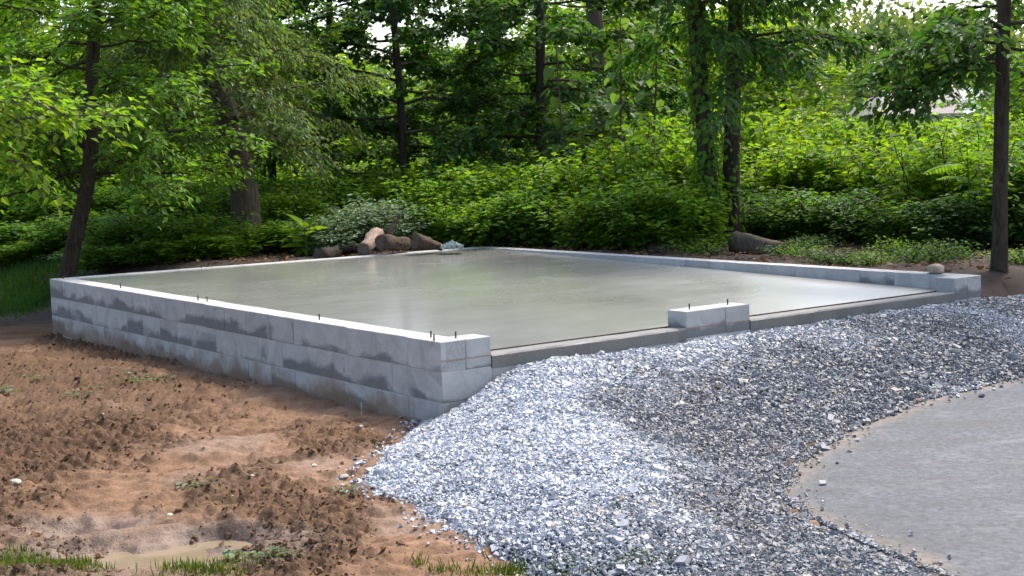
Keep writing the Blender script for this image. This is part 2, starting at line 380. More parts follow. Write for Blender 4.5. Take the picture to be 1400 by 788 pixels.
# ------------------------------------------------------------------ ground
apoly = [tuple(p) for p in asph] + [(9.5, 12.5), (9.5, 1.0), (1.9, 1.0)]
PUD = [(205, 768, .36, .19, .06), (110, 733, .17, .10, .05), (300, 741, .20, .07, .05)]     # px, py, half width, half depth, drop
PUDW = [(onz(a, b_, -.02), c, d, e) for a, b_, c, d, e in PUD]
DARK = [(30, 560, 1, .8), (120, 600, 1, .7), (200, 560, .9, .5), (40, 630, 1, .5), (20, 500, .9, .8), (150, 520, .6, .5), (330, 560, .6, .35), (420, 600, .55, .3), (470, 625, .7, .25), (380, 690, .95, .3), (440, 730, .95, .25), (490, 760, .8, .2), (330, 680, .7, .25), (30, 720, .9, .35), (90, 760, .7, .25), (540, 690, .5, .2), (395, 778, .7, .15), (20, 450, 1, .9),
        (400, 540, -.9, .4), (300, 515, -.6, .4), (520, 580, -.8, .35), (300, 640, -.9, .4), (200, 660, -.8, .35), (420, 660, -.6, .25), (560, 730, -.9, .3), (200, 720, -.6, .3), (620, 770, -.9, .3), (280, 700, -.6, .2), (530, 640, -.3, .2)]
DARKW = [(onz(a, b_, 0), c, d) for a, b_, c, d in DARK]
def dark_mask(x, y):
    s = np.zeros(np.shape(x)); wt = np.full(np.shape(x), .15)
    for p, val, r in DARKW:
        k = np.exp(-((x - p[0]) ** 2 + ((y - p[1]) * .7) ** 2) / (r * r)); s += k * val; wt += k
    return sstep(s / wt * .6 + 1.5 * (fbm(x, y, .55, 5, 3, .6) - .5) + 1.1 * (fbm(x, y, .12, 4, 4, .65) - .5), -.45, .6)
def ground_low(x, y):
    u, v = uv(x, y)
    z = .05 - .012 * np.clip(v, -2, 9) + 0 * u
    wgt = sstep(u, .3, 2.6) * sstep(v, -.3, .5)
    z = z * (1 - wgt) + (ZT - .035) * wgt
    z = np.where(v < 0, np.minimum(z, .05 + .0 * z) * (1 - sstep(-v, 0, 1.5)) + 0.0 * z + wgt * z * sstep(-v, 0, 1.5), z)
    far = sstep(np.hypot(x, y), 24, 60); return z + far * .25
def near_w(x, y): return 1 - sstep(y, 15, 19)
def ground_z(x, y, detail=True):
    x = np.asarray(x, float); y = np.asarray(y, float); u, v = uv(x, y)
    z = ground_low(x, y)
    if detail:
        nw = near_w(x, y) * (1 - sstep(u, -.02, .3) * sstep(v, -.05, .1)); dm = dark_mask(x, y)
        rut = (1 - .7 * dm) * (fbm(x * .9 + y * .35, y * 2.4 - x * .9, .17, 3, 19) - .5) * .05 + (fbm(x * .35 + y * .5, y * 1.6 - x * .5, .45, 3, 9) - .5) * .09
        for p, a, b_, dr in PUDW: dm = dm * (1 - .9 * (1 - sstep(np.hypot((x - p[0]) / a, (y - p[1]) / b_), 1.0, 2.6)))
        crumb = (fbm(x, y, .16, 4, 5, .62) - .38) * .09 * dm + (np.abs(fbm(x, y, .06, 3, 8, .6) - .5) * .13 + np.maximum(fbm(x, y, .035, 2, 18, .6) - .5, 0) * .09) * dm
        z = z + nw * (rut + crumb + (fbm(x, y, .09, 4, 6) - .5) * .028 + (fbm(x, y, 1.3, 2, 2) - .5) * .05)
        z = z + (1 - near_w(x, y)) * (fbm(x, y, 1.5, 4, 12) - .5) * .18 * sstep(v, FD + .1, FD + .8)
        z = z + sstep(u, FW + .05, FW + .6) * (fbm(x, y, .5, 4, 14) - .5) * .12
    for p, a, b_, dr in PUDW:
        q = np.sqrt(((x - p[0]) / a) ** 2 + ((y - p[1]) / b_) ** 2) + 1.1 * (fbm(x, y, .16, 3, 44) - .5)
        k = 1 - sstep(q, .5, 1.7)
        z = z * (1 - k * .8) + (-.025 - dr) * k * .8
    foot = (u > .04) & (v > .04) & (u < FW - .04) & (v < FD - .04); z = np.where(foot, -.25, z)
    ga = inside(x, y, apoly); z = np.where(ga, np.minimum(z, -.05), z)
    # keep the soil under the gravel below the stones
    return z
xs = np.unique(np.concatenate([-np.geomspace(5.2, 420, 46)[::-1], np.arange(-5.2, 1.0, .015), np.arange(1.0, 1.6, .05), np.arange(1.6, 6.6, .06), np.geomspace(6.6, 420, 46)]))
ys = np.unique(np.concatenate([-np.geomspace(2, 300, 20)[::-1], np.arange(-2, 5.2, .3), np.arange(5.2, 9.4, .0145), np.arange(9.4, 17, .05), np.arange(17, 26, .16), np.geomspace(26, 520, 40)]))
X, Y = np.meshgrid(xs, ys); Z = ground_z(X, Y)
_in = inside(X, Y, gpoly); Z[_in] = np.minimum(Z[_in], gravel_z(X[_in], Y[_in]) - .08 * sstep(polydist(X[_in], Y[_in], gpoly), .02, .35))
nx, ny = len(xs), len(ys)
ii, jj = np.meshgrid(np.arange(ny - 1), np.arange(nx - 1), indexing='ij'); k0 = (ii * nx + jj).ravel()
quads = np.stack([k0, k0 + 1, k0 + nx + 1, k0 + nx], 1)
dm = dark_mask(X, Y); uu, vv = uv(X, Y)
tan = np.array([.205, .117, .066]); drk = np.array([.095, .052, .026]); floor_c = np.array([.038, .024, .016]); green = np.array([.05, .085, .02])
cl = tan * (1 - dm[..., None]) + drk * dm[..., None]
cl = cl * (.8 + .4 * fbm(X, Y, .35, 4, 71))[..., None]
wet = np.zeros_like(X)
for p, a, b_, dr in PUDW:
    q = np.hypot((X - p[0]) / a, (Y - p[1]) / b_); wet = np.maximum(wet, 1 - sstep(q + .8 * (fbm(X, Y, .2, 3, 40) - .5), .8, 3.0))
wet = np.maximum(wet, .5 * sstep(fbm(X, Y, .6, 3, 55), .5, .75) * (1 - dm))
cl = cl * (1 - .3 * wet[..., None]) + np.array([.12, .11, .10]) * .3 * wet[..., None]
fo = np.maximum(sstep(Y - 2.6 * (1 - sstep(uu, -.2, 1.0)) + 1.2 * fbm(X, Y, 1, 3, 61), 13.4, 14.6), sstep(uu, FW - .1, FW + .1) * sstep(vv, -.4, 0))
litc = floor_c * (.6 + .9 * fbm(X, Y, .12, 4, 62)[..., None])
cl = cl * (1 - fo[..., None]) + litc * fo[..., None]
gr = sstep(Y, 20.5, 24) * sstep(fbm(X, Y, 2, 3, 66), .3, .5); cl = cl * (1 - gr[..., None]) + green * gr[..., None]
gme = mesh_np('ground', np.stack([X, Y, Z], -1).reshape(-1, 3), quads, SOIL, cl.reshape(-1, 3), True)
wa = gme.attributes.new('Wet', 'FLOAT', 'POINT'); wa.data.foreach_set('value', wet.ravel().astype(np.float32))
tag(obj('ground', gme), 'bare reddish brown soil, churned and wet in front, leaf litter under the trees', 'ground', kind='structure')

# puddles
for k, (p, a, b_, dr) in enumerate(PUDW):
    n = 40; an = np.linspace(0, 2 * math.pi, n, endpoint=False); rr = 1.35
    V = [(p[0], p[1], -.029 - .003 * k)] + [(p[0] + a * rr * math.cos(q), p[1] + b_ * rr * math.sin(q), -.029 - .003 * k) for q in an]
    fc = [(0, i + 1, (i + 1) % n + 1) for i in range(n)]
    tag(obj('puddle', mesh_np('puddle', V, fc, WATER)), ['muddy yellow puddle at the bottom left between two grass patches', 'small shallow puddle on the grey mud, left of the largest puddle', 'narrow strip of muddy water right of the largest puddle'][k], 'puddle', kind='structure')

# asphalt driveway
E1 = spline(np.c_[asph, np.zeros(len(asph))], 180)[:, :2]
far_c = np.stack([np.interp(np.linspace(0, 1, 180), [0, .4, 1], [3.0, 9.0, 9.4]), np.interp(np.linspace(0, 1, 180), [0, .4, 1], [2.0, 4.0, 12.4])], 1)
ts = np.r_[-.025, 0, .01, .02, .035, .05, .07, .1, .14, .19, .25, .32, .4, .5, .62, .75, .88, 1]
G = E1[:, None, :] * (1 - ts)[None, :, None] + far_c[:, None, :] * ts[None, :, None]
gx, gy = G[..., 0], G[..., 1]
ed = polydist(gx, gy, E1, False) + .16 * (fbm(gx, gy, .3, 4, 81) - .5)
gz = .03 + .012 * (fbm(gx, gy, .7, 3, 83) - .5) - .07 * (ts < 0)[None, :]
sil = 1 - sstep(ed, .02, .20)
cla = np.array([.084, .089, .096]) * (1 - sil[..., None]) + np.array([.17, .14, .11]) * sil[..., None]
na, nb = G.shape[:2]; ii, jj = np.meshgrid(np.arange(na - 1), np.arange(nb - 1), indexing='ij'); k0 = (ii * nb + jj).ravel()
qd = np.stack([k0, k0 + nb, k0 + nb + 1, k0 + 1], 1)
dme = mesh_np('driveway', np.stack([gx, gy, gz], -1).reshape(-1, 3), qd, ASPH, cla.reshape(-1, 3), True)
tag(obj('driveway', dme), 'worn grey asphalt driveway with a sandy silt edge against the gravel', 'driveway', kind='structure')

# ------------------------------------------------------------------ foundation
found = empty('garage_foundation', W3(0, 0, 0), 'low grey concrete block foundation with a wet poured slab inside', 'foundation')
def local_frame(o, u, v, z, rot=0.0):
    p = W3(u, v, z); o.location = Vector(p); o.rotation_euler = (0, 0, TH + rot)
def box_mesh(name, lx, ly, lz, bev, mat, jit=0.0, seed=0):
    bm = bmesh.new(); bmesh.ops.create_cube(bm, size=1.0)
    for v_ in bm.verts: v_.co = Vector((v_.co.x * lx, v_.co.y * ly, v_.co.z * lz))
    if bev: bmesh.ops.bevel(bm, geom=list(bm.edges), offset=bev, segments=1, affect='EDGES')
    if jit:
        r = np.random.default_rng(seed)
        for v_ in bm.verts: v_.co += Vector((r.random(3) - .5) * jit)
    me = bpy.data.meshes.new(name); bm.to_mesh(me); bm.free(); me.materials.append(mat); return me
CH = .2032; J = .004
_bm = {}
def block(u0, u1, v0, v1, k):
    """one block of course k (0 = top) over a footprint in wall coordinates"""
    lx, ly = round(u1 - u0 - J * (1 if u1 - u0 > .15 else 0), 4), round(v1 - v0, 4)
    alongv = (v1 - v0) > (u1 - u0)
    lx = u1 - u0 - (0 if alongv else J); ly = v1 - v0 - (J if alongv or (v1 - v0) > .21 else 0)
    key = (round(lx, 3), round(ly, 3), int(rng.integers(3)))
    if key not in _bm: _bm[key] = box_mesh('block', lx, ly, CH - J, .0035, BLOCK, .002, key[2] + 5)
    o = bpy.data.objects.new('block', _bm[key])
    du, dv, dz = (rng.random(3) - .5) * .004
    local_frame(o, (u0 + u1) / 2 + du, (v0 + v1) / 2 + dv, ZT - CH * (k + .5) + J / 2 + (dz * .6 if k else dz * .4))
    o.rotation_euler.z += (rng.random() - .5) * .006
    return link(o, found)
def run(axis, fixed0, fixed1, s, e, k, step):
    x = s
    while x < e - .02:
        y = min(x + step, e)
        if e - y < .06: y = e
        if axis == 'v': block(fixed0, fixed1, x, y, k)
        else: block(x, y, fixed0, fixed1, k)
        x = y
mv, mu = FD / 19, FW / 14.5
for k in range(4):                                   # left wall, four courses
    if k % 2 == 0:
        run('v', 0, .2, 0, FD, k, mv)
        if k == 0: block(.2, .406, 0, .2, 0)
        else: run('u', 0, .2, .2, FW, k, mu) if k == 2 else None
    else:
        block(0, .406, 0, .2, k); run('v', 0, .2, .2, FD - (.0), k, mv)
        run('u', 0, .2, .406, FW - (.2 if k == 1 else 0), k, mu)
M1, M2 = 2.2074, 2.8945
block(M1, M1 + .42, 0, .2, 0); block(M1 + .42, M2, 0, .2, 0)
run('v', FW - .2, FW, 0, FD, 0, mv); run('v', FW - .2, FW, 0, FD, 1, mv); block(FW - .406, FW - .2, 0, .2, 0)
run('u', FD - .2, FD, .2, FW - .2, 0, mu)
# mortar core behind the joints
def boxes(name, specs, mat, parent):
    bm = bmesh.new()
    for (u0, u1, v0, v1, z0, z1) in specs:
        r = bmesh.ops.create_cube(bm, size=1.0)['verts']
        for q in r: q.co = Vector((u0 + (q.co.x + .5) * (u1 - u0), v0 + (q.co.y + .5) * (v1 - v0), z0 + (q.co.z + .5) * (z1 - z0)))
    me = bpy.data.meshes.new(name); bm.to_mesh(me); bm.free(); me.materials.append(mat)
    o = bpy.data.objects.new(name, me); local_frame(o, 0, 0, 0); return link(o, parent)
g = .003
boxes('mortar_core', [(g, .2 - g, g, FD - g, -.3, ZT - .007), (.2 - g, FW - .2 + g, g + .001, .2 - g, -.3, ZT - CH - .012), (.21, .406 - g, g + .002, .2 - g - .001, ZT - CH - .02, ZT - .008), (M1 + g, M2 - g, g + .002, .2 - g - .001, ZT - CH - .02, ZT - .008), (FW - .406 + g, FW - .2, g + .002, .2 - g - .001, ZT - CH - .02, ZT - .008),
      (FW - .2 + g, FW - g, g, FD - g - .002, -.3, ZT - .0075), (.2 - g, FW - .2 + g, FD - .2 + g, FD - g - .001, -.3, ZT - .0085)], MORTAR, found)
# slab: drains toward the open front
nu, nv = 60, 80
us = np.linspace(.203, FW - .203, nu); vs = np.linspace(.2, FD - .2, nv); U2, V2 = np.meshgrid(us, vs)
zs = ZT - .006 - .126 * (1 - (V2 - .2) / (FD - .4)) + .0012 * (fbm(U2, V2, 1.2, 2, 90) - .5)
ii, jj = np.meshgrid(np.arange(nv - 1), np.arange(nu - 1), indexing='ij'); k0 = (ii * nu + jj).ravel()
q1 = np.stack([k0, k0 + 1, k0 + nu + 1, k0 + nu], 1); top = np.stack([U2, V2, zs], -1).reshape(-1, 3)
edge = np.r_[np.arange(nu), np.arange(nu - 1, nu * nv, nu)[1:], np.arange(nu * nv - 1, nu * (nv - 1) - 1, -1)[1:], np.arange(nu * (nv - 1), -1, -nu)[1:]]
edge = edge[:-1] if edge[-1] == edge[0] else edge
botv = top[edge] * np.array([1, 1, 0]) + np.array([0, 0, .25]); n0 = len(top); ne = len(edge); e2 = np.roll(np.arange(ne), -1)
q2 = np.stack([edge, n0 + np.arange(ne), n0 + e2, edge[e2]], 1)
so_ = bpy.data.objects.new('slab', mesh_np('slab', np.r_[top, botv], np.r_[q1, q2], SLAB, None, False)); local_frame(so_, 0, 0, 0); link(so_, found)
# poured ledge across the two door openings, wooden strip behind it, red chalk line on the piers
zl = ZT - .130
def ledge(u0, u1):
    n = 40; x = np.linspace(u0 + .002, u1 - .002, n); prof = [(-.004, ZT - CH - .014), (-.007, zl - .004), (.004, zl + .008), (.10, zl + .006), (.186, zl - .002), (.186, ZT - CH - .014)]
    V = []
    for i, xx in enumerate(x):
        for (vv_, zz) in prof: V.append((xx, vv_ + .005 * (fbm(xx, zz * 9, .12, 2, 21) - .5), zz + .005 * (fbm(xx, vv_ * 3, .25, 3, 22) - .5)))
    k = len(prof); fc = [(i * k + j, (i + 1) * k + j, (i + 1) * k + (j + 1) % k, i * k + (j + 1) % k) for i in range(n - 1) for j in range(k)]
    V += [V[0], V[-1]]; me = bpy.data.meshes.new('threshold'); me.from_pydata([tuple(map(float, q)) for q in V[:-2]], [], fc + [tuple(range(k))[::-1], tuple(range((n - 1) * k, n * k))]); me.materials.append(LEDGE)
    o = bpy.data.objects.new('threshold', me); local_frame(o, 0, 0, 0); link(o, found)
    boxes('expansion_strip', [(u0 + .004, u1 - .004, .187, .1985, ZT - CH, zl + .007)], WOODSTRIP, found)
ledge(.406, M1); ledge(M2, FW - .406)
for u0, u1 in ((.006, .402), (M1 + .004, M2 - .004)):
    boxes('chalk_line', [(u0, u1, -.0045, .001, ZT - .1275, ZT - .1235)], CHALK, found)
def bolt(px, py, side):
    p = onz(px, py, ZT); u, v = uv(p[0], p[1])
    if side == 'l': u = .1
    elif side == 'f': v = .1
    elif side == 'b': v = FD - .1
    q = W3(u, v, ZT); mb = MB()
    tube(mb, [q + [0, 0, -.02], q + [0, 0, .042]], .0060, 8)
    tube(mb, [q + [0, 0, .038], q + [0.0005, 0, .044]], .0066, 8)
    mb.obj('anchor_bolt', STEEL, found)
for a in ((577, 463, 'l'), (605, 468, 'f'), (633, 464, 'f'), (420, 439, 'l'), (259, 412, 'l'), (271, 414, 'l'), (166, 394, 'l'), (107, 380, 'b'), (83, 382, 'l'), (951, 424, 'f'), (998, 417, 'f'), (268, 366, 'b'), (340, 460, 'x')):
    if a[2] != 'x': bolt(*a)

# ------------------------------------------------------------------ gravel
x0, y0 = gpoly.min(0) - .2; x1, y1 = gpoly.max(0) + .2
gx = np.arange(x0, x1, .05); gy = np.arange(y0, y1, .05); X, Y = np.meshgrid(gx, gy)
ins = inside(X, Y, gpoly); dist = polydist(X, Y, gpoly); Z = gravel_z(X, Y) - .012 - np.where(ins, 0, dist * 1.2) - np.where(ins, .03 * (1 - sstep(dist, 0, .12)), .03)
uu, vv = uv(X, Y); ok = (ins | (dist < .12)) & ~((vv > .02) & (uu < FW) & (uu > 0))
nx, ny = len(gx), len(gy); ii, jj = np.meshgrid(np.arange(ny - 1), np.arange(nx - 1), indexing='ij'); k0 = (ii * nx + jj).ravel(); qd = np.stack([k0, k0 + 1, k0 + nx + 1, k0 + nx], 1)
qd = qd[ok.ravel()[qd].all(1)]
mb = MB(); mb.add(np.stack([X, Y, Z], -1).reshape(-1, 3), qd, np.array([.19, .195, .205]))
# stones
LIT_TONE = [(540, 640, 1, .5), (620, 600, 1, .6), (700, 560, 1, .6), (700, 660, .9, .6), (780, 620, .9, .5), (720, 510, 1, .5), (900, 490, 1, .6), (1000, 470, 1, .5), (1150, 437, 1, .5), (1250, 425, .9, .4), (860, 650, .8, .35), (800, 700, .6, .35), (900, 690, .5, .3), (680, 740, .2, .35), (840, 760, .3, .4), (920, 620, .7, .25),
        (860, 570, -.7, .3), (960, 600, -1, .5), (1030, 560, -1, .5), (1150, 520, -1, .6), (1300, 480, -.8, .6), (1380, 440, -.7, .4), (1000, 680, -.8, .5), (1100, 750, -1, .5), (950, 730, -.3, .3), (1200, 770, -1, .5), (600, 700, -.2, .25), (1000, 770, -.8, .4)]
LIT_TONE_W = [(onz(a, b_, .2), c, d) for a, b_, c, d in LIT_TONE]
def pale(x, y):  # light and shade over the gravel bank, painted into the stone colour
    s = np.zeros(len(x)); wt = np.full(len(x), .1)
    for p, val, r in LIT_TONE_W:
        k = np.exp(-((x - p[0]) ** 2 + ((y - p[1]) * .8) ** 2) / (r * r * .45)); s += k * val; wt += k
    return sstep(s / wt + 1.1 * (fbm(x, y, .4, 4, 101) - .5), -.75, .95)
sp_ = .0118
gx = np.arange(x0, x1, sp_); gy = np.arange(y0, min(y1, 13.5), sp_); X, Y = np.meshgrid(gx, gy); x = X.ravel() + (rng.random(X.size) - .5) * sp_ * 1.2; y = Y.ravel() + (rng.random(X.size) - .5) * sp_ * 1.2
keep = (np.abs((x) / np.maximum(y, .1)) < .64) & (y > 4.9)
x, y = x[keep], y[keep]
ins = inside(x, y, gpoly); dist = polydist(x, y, gpoly); u, v = uv(x, y)
edge_n = .08 * (fbm(x, y, .12, 2, 55) - .5)
near = (~ins) & (rng.random(len(x)) < .25 * np.exp(-dist / .05)) & (dist < .3)
lap = (~ins) & (dist < .035 + edge_n) & inside(x, y, apoly)
keep = ((ins & (dist > edge_n - .01)) | near | lap) & ~((v > -.012) & (u > -.01) & (u < FW + .01)) & (rng.random(len(x)) < np.where(y > 10.5, .5, np.where(y > 8.3, .68, 1.0)))
x, y, ins, dist = x[keep], y[keep], ins[keep], dist[keep]
n = len(x); zg = np.where(ins, np.maximum(gravel_z(x, y) - .022 * (1 - sstep(dist, 0, .1)), np.where(inside(x, y, apoly), .03, ground_low(x, y) * 0 - .05)), ground_z(x, y))
zg = np.where(~ins & inside(x, y, apoly), .034, zg)
cube = np.array([(sx, sy, sz) for sx in (-1, 1) for sy in (-1, 1) for sz in (-1, 1)], float)
cf = np.array([(0, 1, 3), (0, 3, 2), (4, 6, 7), (4, 7, 5), (0, 4, 5), (0, 5, 1), (2, 3, 7), (2, 7, 6), (0, 2, 6), (0, 6, 4), (1, 5, 7), (1, 7, 3)])
sz = .0056 * np.exp(rng.normal(0, .38, n)) * np.where(rng.random(n) < .03, 1.35, 1.0) * np.where(y > 8.3, 1.2, 1.0); dim = np.stack([sz * (1.0 + .5 * rng.random(n)), sz * (.75 + .35 * rng.random(n)), sz * (.35 + .4 * rng.random(n))], 1)
V = cube[None] * (.62 + .55 * rng.random((n, 8, 3))) * dim[:, None, :]
def rotm(n, tilt):
    a = rng.random(n) * 2 * math.pi; tx, ty = rng.normal(0, tilt, n), rng.normal(0, tilt, n)
    ca, sa = np.cos(a), np.sin(a); R = np.zeros((n, 3, 3)); R[:, 0, 0] = ca; R[:, 0, 1] = -sa; R[:, 1, 0] = sa; R[:, 1, 1] = ca; R[:, 2, 2] = 1
    Rx = np.zeros((n, 3, 3)); Rx[:, 0, 0] = 1; Rx[:, 1, 1] = Rx[:, 2, 2] = np.cos(tx); Rx[:, 1, 2] = -np.sin(tx); Rx[:, 2, 1] = np.sin(tx)
    Ry = np.zeros((n, 3, 3)); Ry[:, 1, 1] = 1; Ry[:, 0, 0] = Ry[:, 2, 2] = np.cos(ty); Ry[:, 0, 2] = np.sin(ty); Ry[:, 2, 0] = -np.sin(ty)
    return Ry @ Rx @ R
V = np.einsum('nij,nkj->nki', rotm(n, .45), V) + np.stack([x, y, zg + .003 + .006 * rng.random(n)], -1)[:, None, :]
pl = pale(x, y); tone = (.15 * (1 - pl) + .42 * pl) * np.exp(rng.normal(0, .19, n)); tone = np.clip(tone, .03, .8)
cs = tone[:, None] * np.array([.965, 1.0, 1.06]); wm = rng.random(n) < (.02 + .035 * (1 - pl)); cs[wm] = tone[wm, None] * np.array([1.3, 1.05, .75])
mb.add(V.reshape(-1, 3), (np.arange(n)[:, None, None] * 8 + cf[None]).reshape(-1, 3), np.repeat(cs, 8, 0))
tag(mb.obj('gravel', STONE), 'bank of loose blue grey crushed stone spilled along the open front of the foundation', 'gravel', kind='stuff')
print('stones', n)

# soil clods
nC = 9000; px_ = rng.random(nC * 4) * 740 - 40; py_ = 430 + rng.random(nC * 4) ** .8 * 370
d = FWD[None] * F_PX + RIGHT[None] * (px_ - 700)[:, None] - UP[None] * (py_ - 394)[:, None]; tt = -CAM[2] / d[:, 2]; x, y = d[:, 0] * tt, d[:, 1] * tt
u, v = uv(x, y); keep = (u < -.03) & ~inside(x, y, gpoly) & (rng.random(len(x)) < (.02 + dark_mask(x, y) ** 1.5)) & (y < 14)
x, y = x[keep][:nC], y[keep][:nC]; n = len(x); sz = .0046 * np.exp(rng.normal(0, .6, n)); sz = np.minimum(sz, .022)
octv = np.array([(1, 0, 0), (-1, 0, 0), (0, 1, 0), (0, -1, 0), (0, 0, 1), (0, 0, -1)], float); of = np.array([(0, 2, 4), (2, 1, 4), (1, 3, 4), (3, 0, 4), (2, 0, 5), (1, 2, 5), (3, 1, 5), (0, 3, 5)])
V = octv[None] * (.75 + .7 * rng.random((n, 6, 1))) * sz[:, None, None] * np.array([1.15, 1.15, .8]) + (rng.random((n, 6, 3)) - .5) * sz[:, None, None] * .7; V = np.einsum('nij,nkj->nki', rotm(n, .4), V) + np.stack([x, y, ground_z(x, y) + sz * .1], -1)[:, None]
dmc = dark_mask(x, y)[:, None]; cc = (tan * (1 - dmc) + drk * dmc) * np.exp(rng.normal(-.05, .2, n))[:, None]
mb = MB(); mb.add(V.reshape(-1, 3), (np.arange(n)[:, None, None] * 6 + of[None]).reshape(-1, 3), np.repeat(cc, 6, 0))
tag(mb.obj('soil_clod', CLOD), 'crumbly dark soil clods strewn over the churned earth', 'soil', kind='stuff')

# ------------------------------------------------------------------ plants: generators
def limb_path(p, az, pitch, ln, r, n=6, sag=.15):
    t = np.linspace(0, 1, n); d = np.array([math.cos(az) * math.cos(pitch), math.sin(az) * math.cos(pitch), math.sin(pitch)])
    pts = p + d * (ln * t)[:, None]; pts[:, 2] -= sag * ln * t * t; pts[1:] += (r.random((n - 1, 3)) - .5) * .07 * ln
    return pts
def spray(mbL, mbB, path, r, leafL, wr, shape, ntw, nlf, twl, flat=.8, tint=.35, droop=.18, hang=0.0):
    """twigs to both sides of a limb with leaves in two ranks"""
    n = len(path); P, Ad, Nn, Ll = [], [], [], []
    T = np.linspace(.25, 1, ntw)
    for i, t in enumerate(T):
        k = t * (n - 1); a = int(min(k, n - 2)); p = path[a] + (path[a + 1] - path[a]) * (k - a); dirn = path[a + 1] - path[a]; dirn = dirn / np.linalg.norm(dirn)
        side = np.cross(dirn, [0, 0, 1.0]); side /= max(np.linalg.norm(side), 1e-6); sg = 1 if i % 2 else -1
        tw = norm(dirn * (.55 + .5 * t) + sg * side * (.9 - .5 * t) + (r.random(3) - .5) * np.array([.8, .8, 1.5]) + np.array([0, 0, -hang])); L_ = twl * (1.15 - .5 * t) * (.35 + 1.15 * r.random())
        q = np.linspace(0, 1, 4); tp = p + tw * (L_ * q)[:, None]; tp[:, 2] -= (.12 + hang * .5) * L_ * q * q
        tube(mbB, tp, np.linspace(.006, .002, 4) * (1 + twl), 3, False)
        m_ = int(nlf * 1.7); q = (np.arange(m_) + r.random(m_) * .6) / m_; pp = p + tw * (L_ * q)[:, None]; pp[:, 2] -= (.12 + hang * .5) * L_ * q * q
        s2 = np.cross(tw, [0, 0, 1.0]); s2 /= max(np.linalg.norm(s2), 1e-6); sg2 = np.where(np.arange(m_) % 2, 1, -1)
        P.append(pp + (r.random((m_, 3)) - .5) * .16); Ad.append(tw * .7 + s2 * sg2[:, None] * .9 + (r.random((m_, 3)) - .5) * .7 + np.array([0, 0, -.2 - hang]))
        Nn.append(np.array([0, 0, 1.0]) + (r.random((m_, 3)) - .5) * 2 * flat); Ll.append(leafL * (.65 + .6 * r.random(m_)))
    P, Ad, Nn, Ll = map(np.concatenate, (P, Ad, Nn, Ll))
    add_leaves(mbL, P, Ad, Nn, Ll, Ll * wr, shape, r, tint, droop=droop)
def make_tree(name, label, cat, path, radii, lmat, bmat, seed, nlimb, zr, ln, leafL=.1, wr=.5, shape='hex', ntw=12, nlf=9, twl=.5, azr=(0, 2 * math.pi), pitch=(.0, .5), group=None, ivy=0, flat=.8, sag=.15, extra=(), hang=0.0, tint=.35, sides=9, gaps=()):
    r = np.random.default_rng(seed); path = np.asarray(path, float); base = path[0]
    root = empty(name, base, label, cat, group)
    pts = spline(path, 22); rad = np.interp(np.linspace(0, 1, 22), np.linspace(0, 1, len(radii)), radii); rad[0] *= 1.25; rad[1] *= 1.08
    mb = MB(); tube(mb, pts, rad, sides, True, .14, seed); trunk = mb.obj('trunk', bmat, root, True)
    mbL = MB()
    specs = []
    for i in range(nlimb):
        z = zr[0] + (zr[1] - zr[0]) * (i + r.random()) / nlimb; az = azr[0] + (azr[1] - azr[0]) * ((i * .382 + .15 * r.random()) % 1.0)
        if any(g_[0] < z < g_[1] and ((az - g_[2]) % 6.2832) < g_[3] - g_[2] for g_ in gaps): continue
        f = (z - zr[0]) / max(zr[1] - zr[0], .1); specs.append((z, az, pitch[0] + (pitch[1] - pitch[0]) * r.random(), ln * (1.1 - .45 * f) * (.75 + .5 * r.random())))
    for z, az, pt, l_ in list(specs) + list(extra):
        zz = pts[:, 2]; p = np.array([np.interp(z, zz, pts[:, 0]), np.interp(z, zz, pts[:, 1]), z]); rr = float(np.interp(z, zz, rad))
        lp = limb_path(p, az, pt, l_, r, 7, sag); mbB = MB(); tube(mbB, lp, np.linspace(min(rr * .45, .010 * l_ + .006), .004, 7), 5, False)
        spray(mbL, mbB, lp, r, leafL, wr, shape, ntw, nlf, twl, flat, tint, hang=hang)
        lo = mbB.obj('limb', bmat); lo.parent = trunk; lo.matrix_parent_inverse = Matrix.Translation(-root.location) if False else trunk_inv(trunk, root)
    fo = mbL.obj('foliage', lmat, root); fo['kind'] = 'stuff'
    if ivy:
        mbI = MB(); q = r.random(ivy) ** 1.3; an = r.random(ivy) * 2 * math.pi; k = q * (len(pts) - 1); a = np.minimum(k.astype(int), len(pts) - 2); fr = (k - a)[:, None]
        c = pts[a] * (1 - fr) + pts[a + 1] * fr; out = np.stack([np.cos(an), np.sin(an), np.zeros(ivy)], 1); R_ = (np.interp(q, np.linspace(0, 1, 22), rad) + .02 + .09 * r.random(ivy) ** 2 * (1 + 1.5 * (q < .18)))
        ll = .075 * (.6 + .7 * r.random(ivy)); add_leaves(mbI, c + out * R_[:, None], out * .5 + np.array([0, 0, -1.0]) + (r.random((ivy, 3)) - .5), out + np.array([0, 0, .5]), ll, ll * .8, 'hex', r)
        io = mbI.obj('ivy', LEAF_MID, root); io['kind'] = 'stuff'
    return root
def trunk_inv(trunk, root):
    return Matrix.Identity(4)
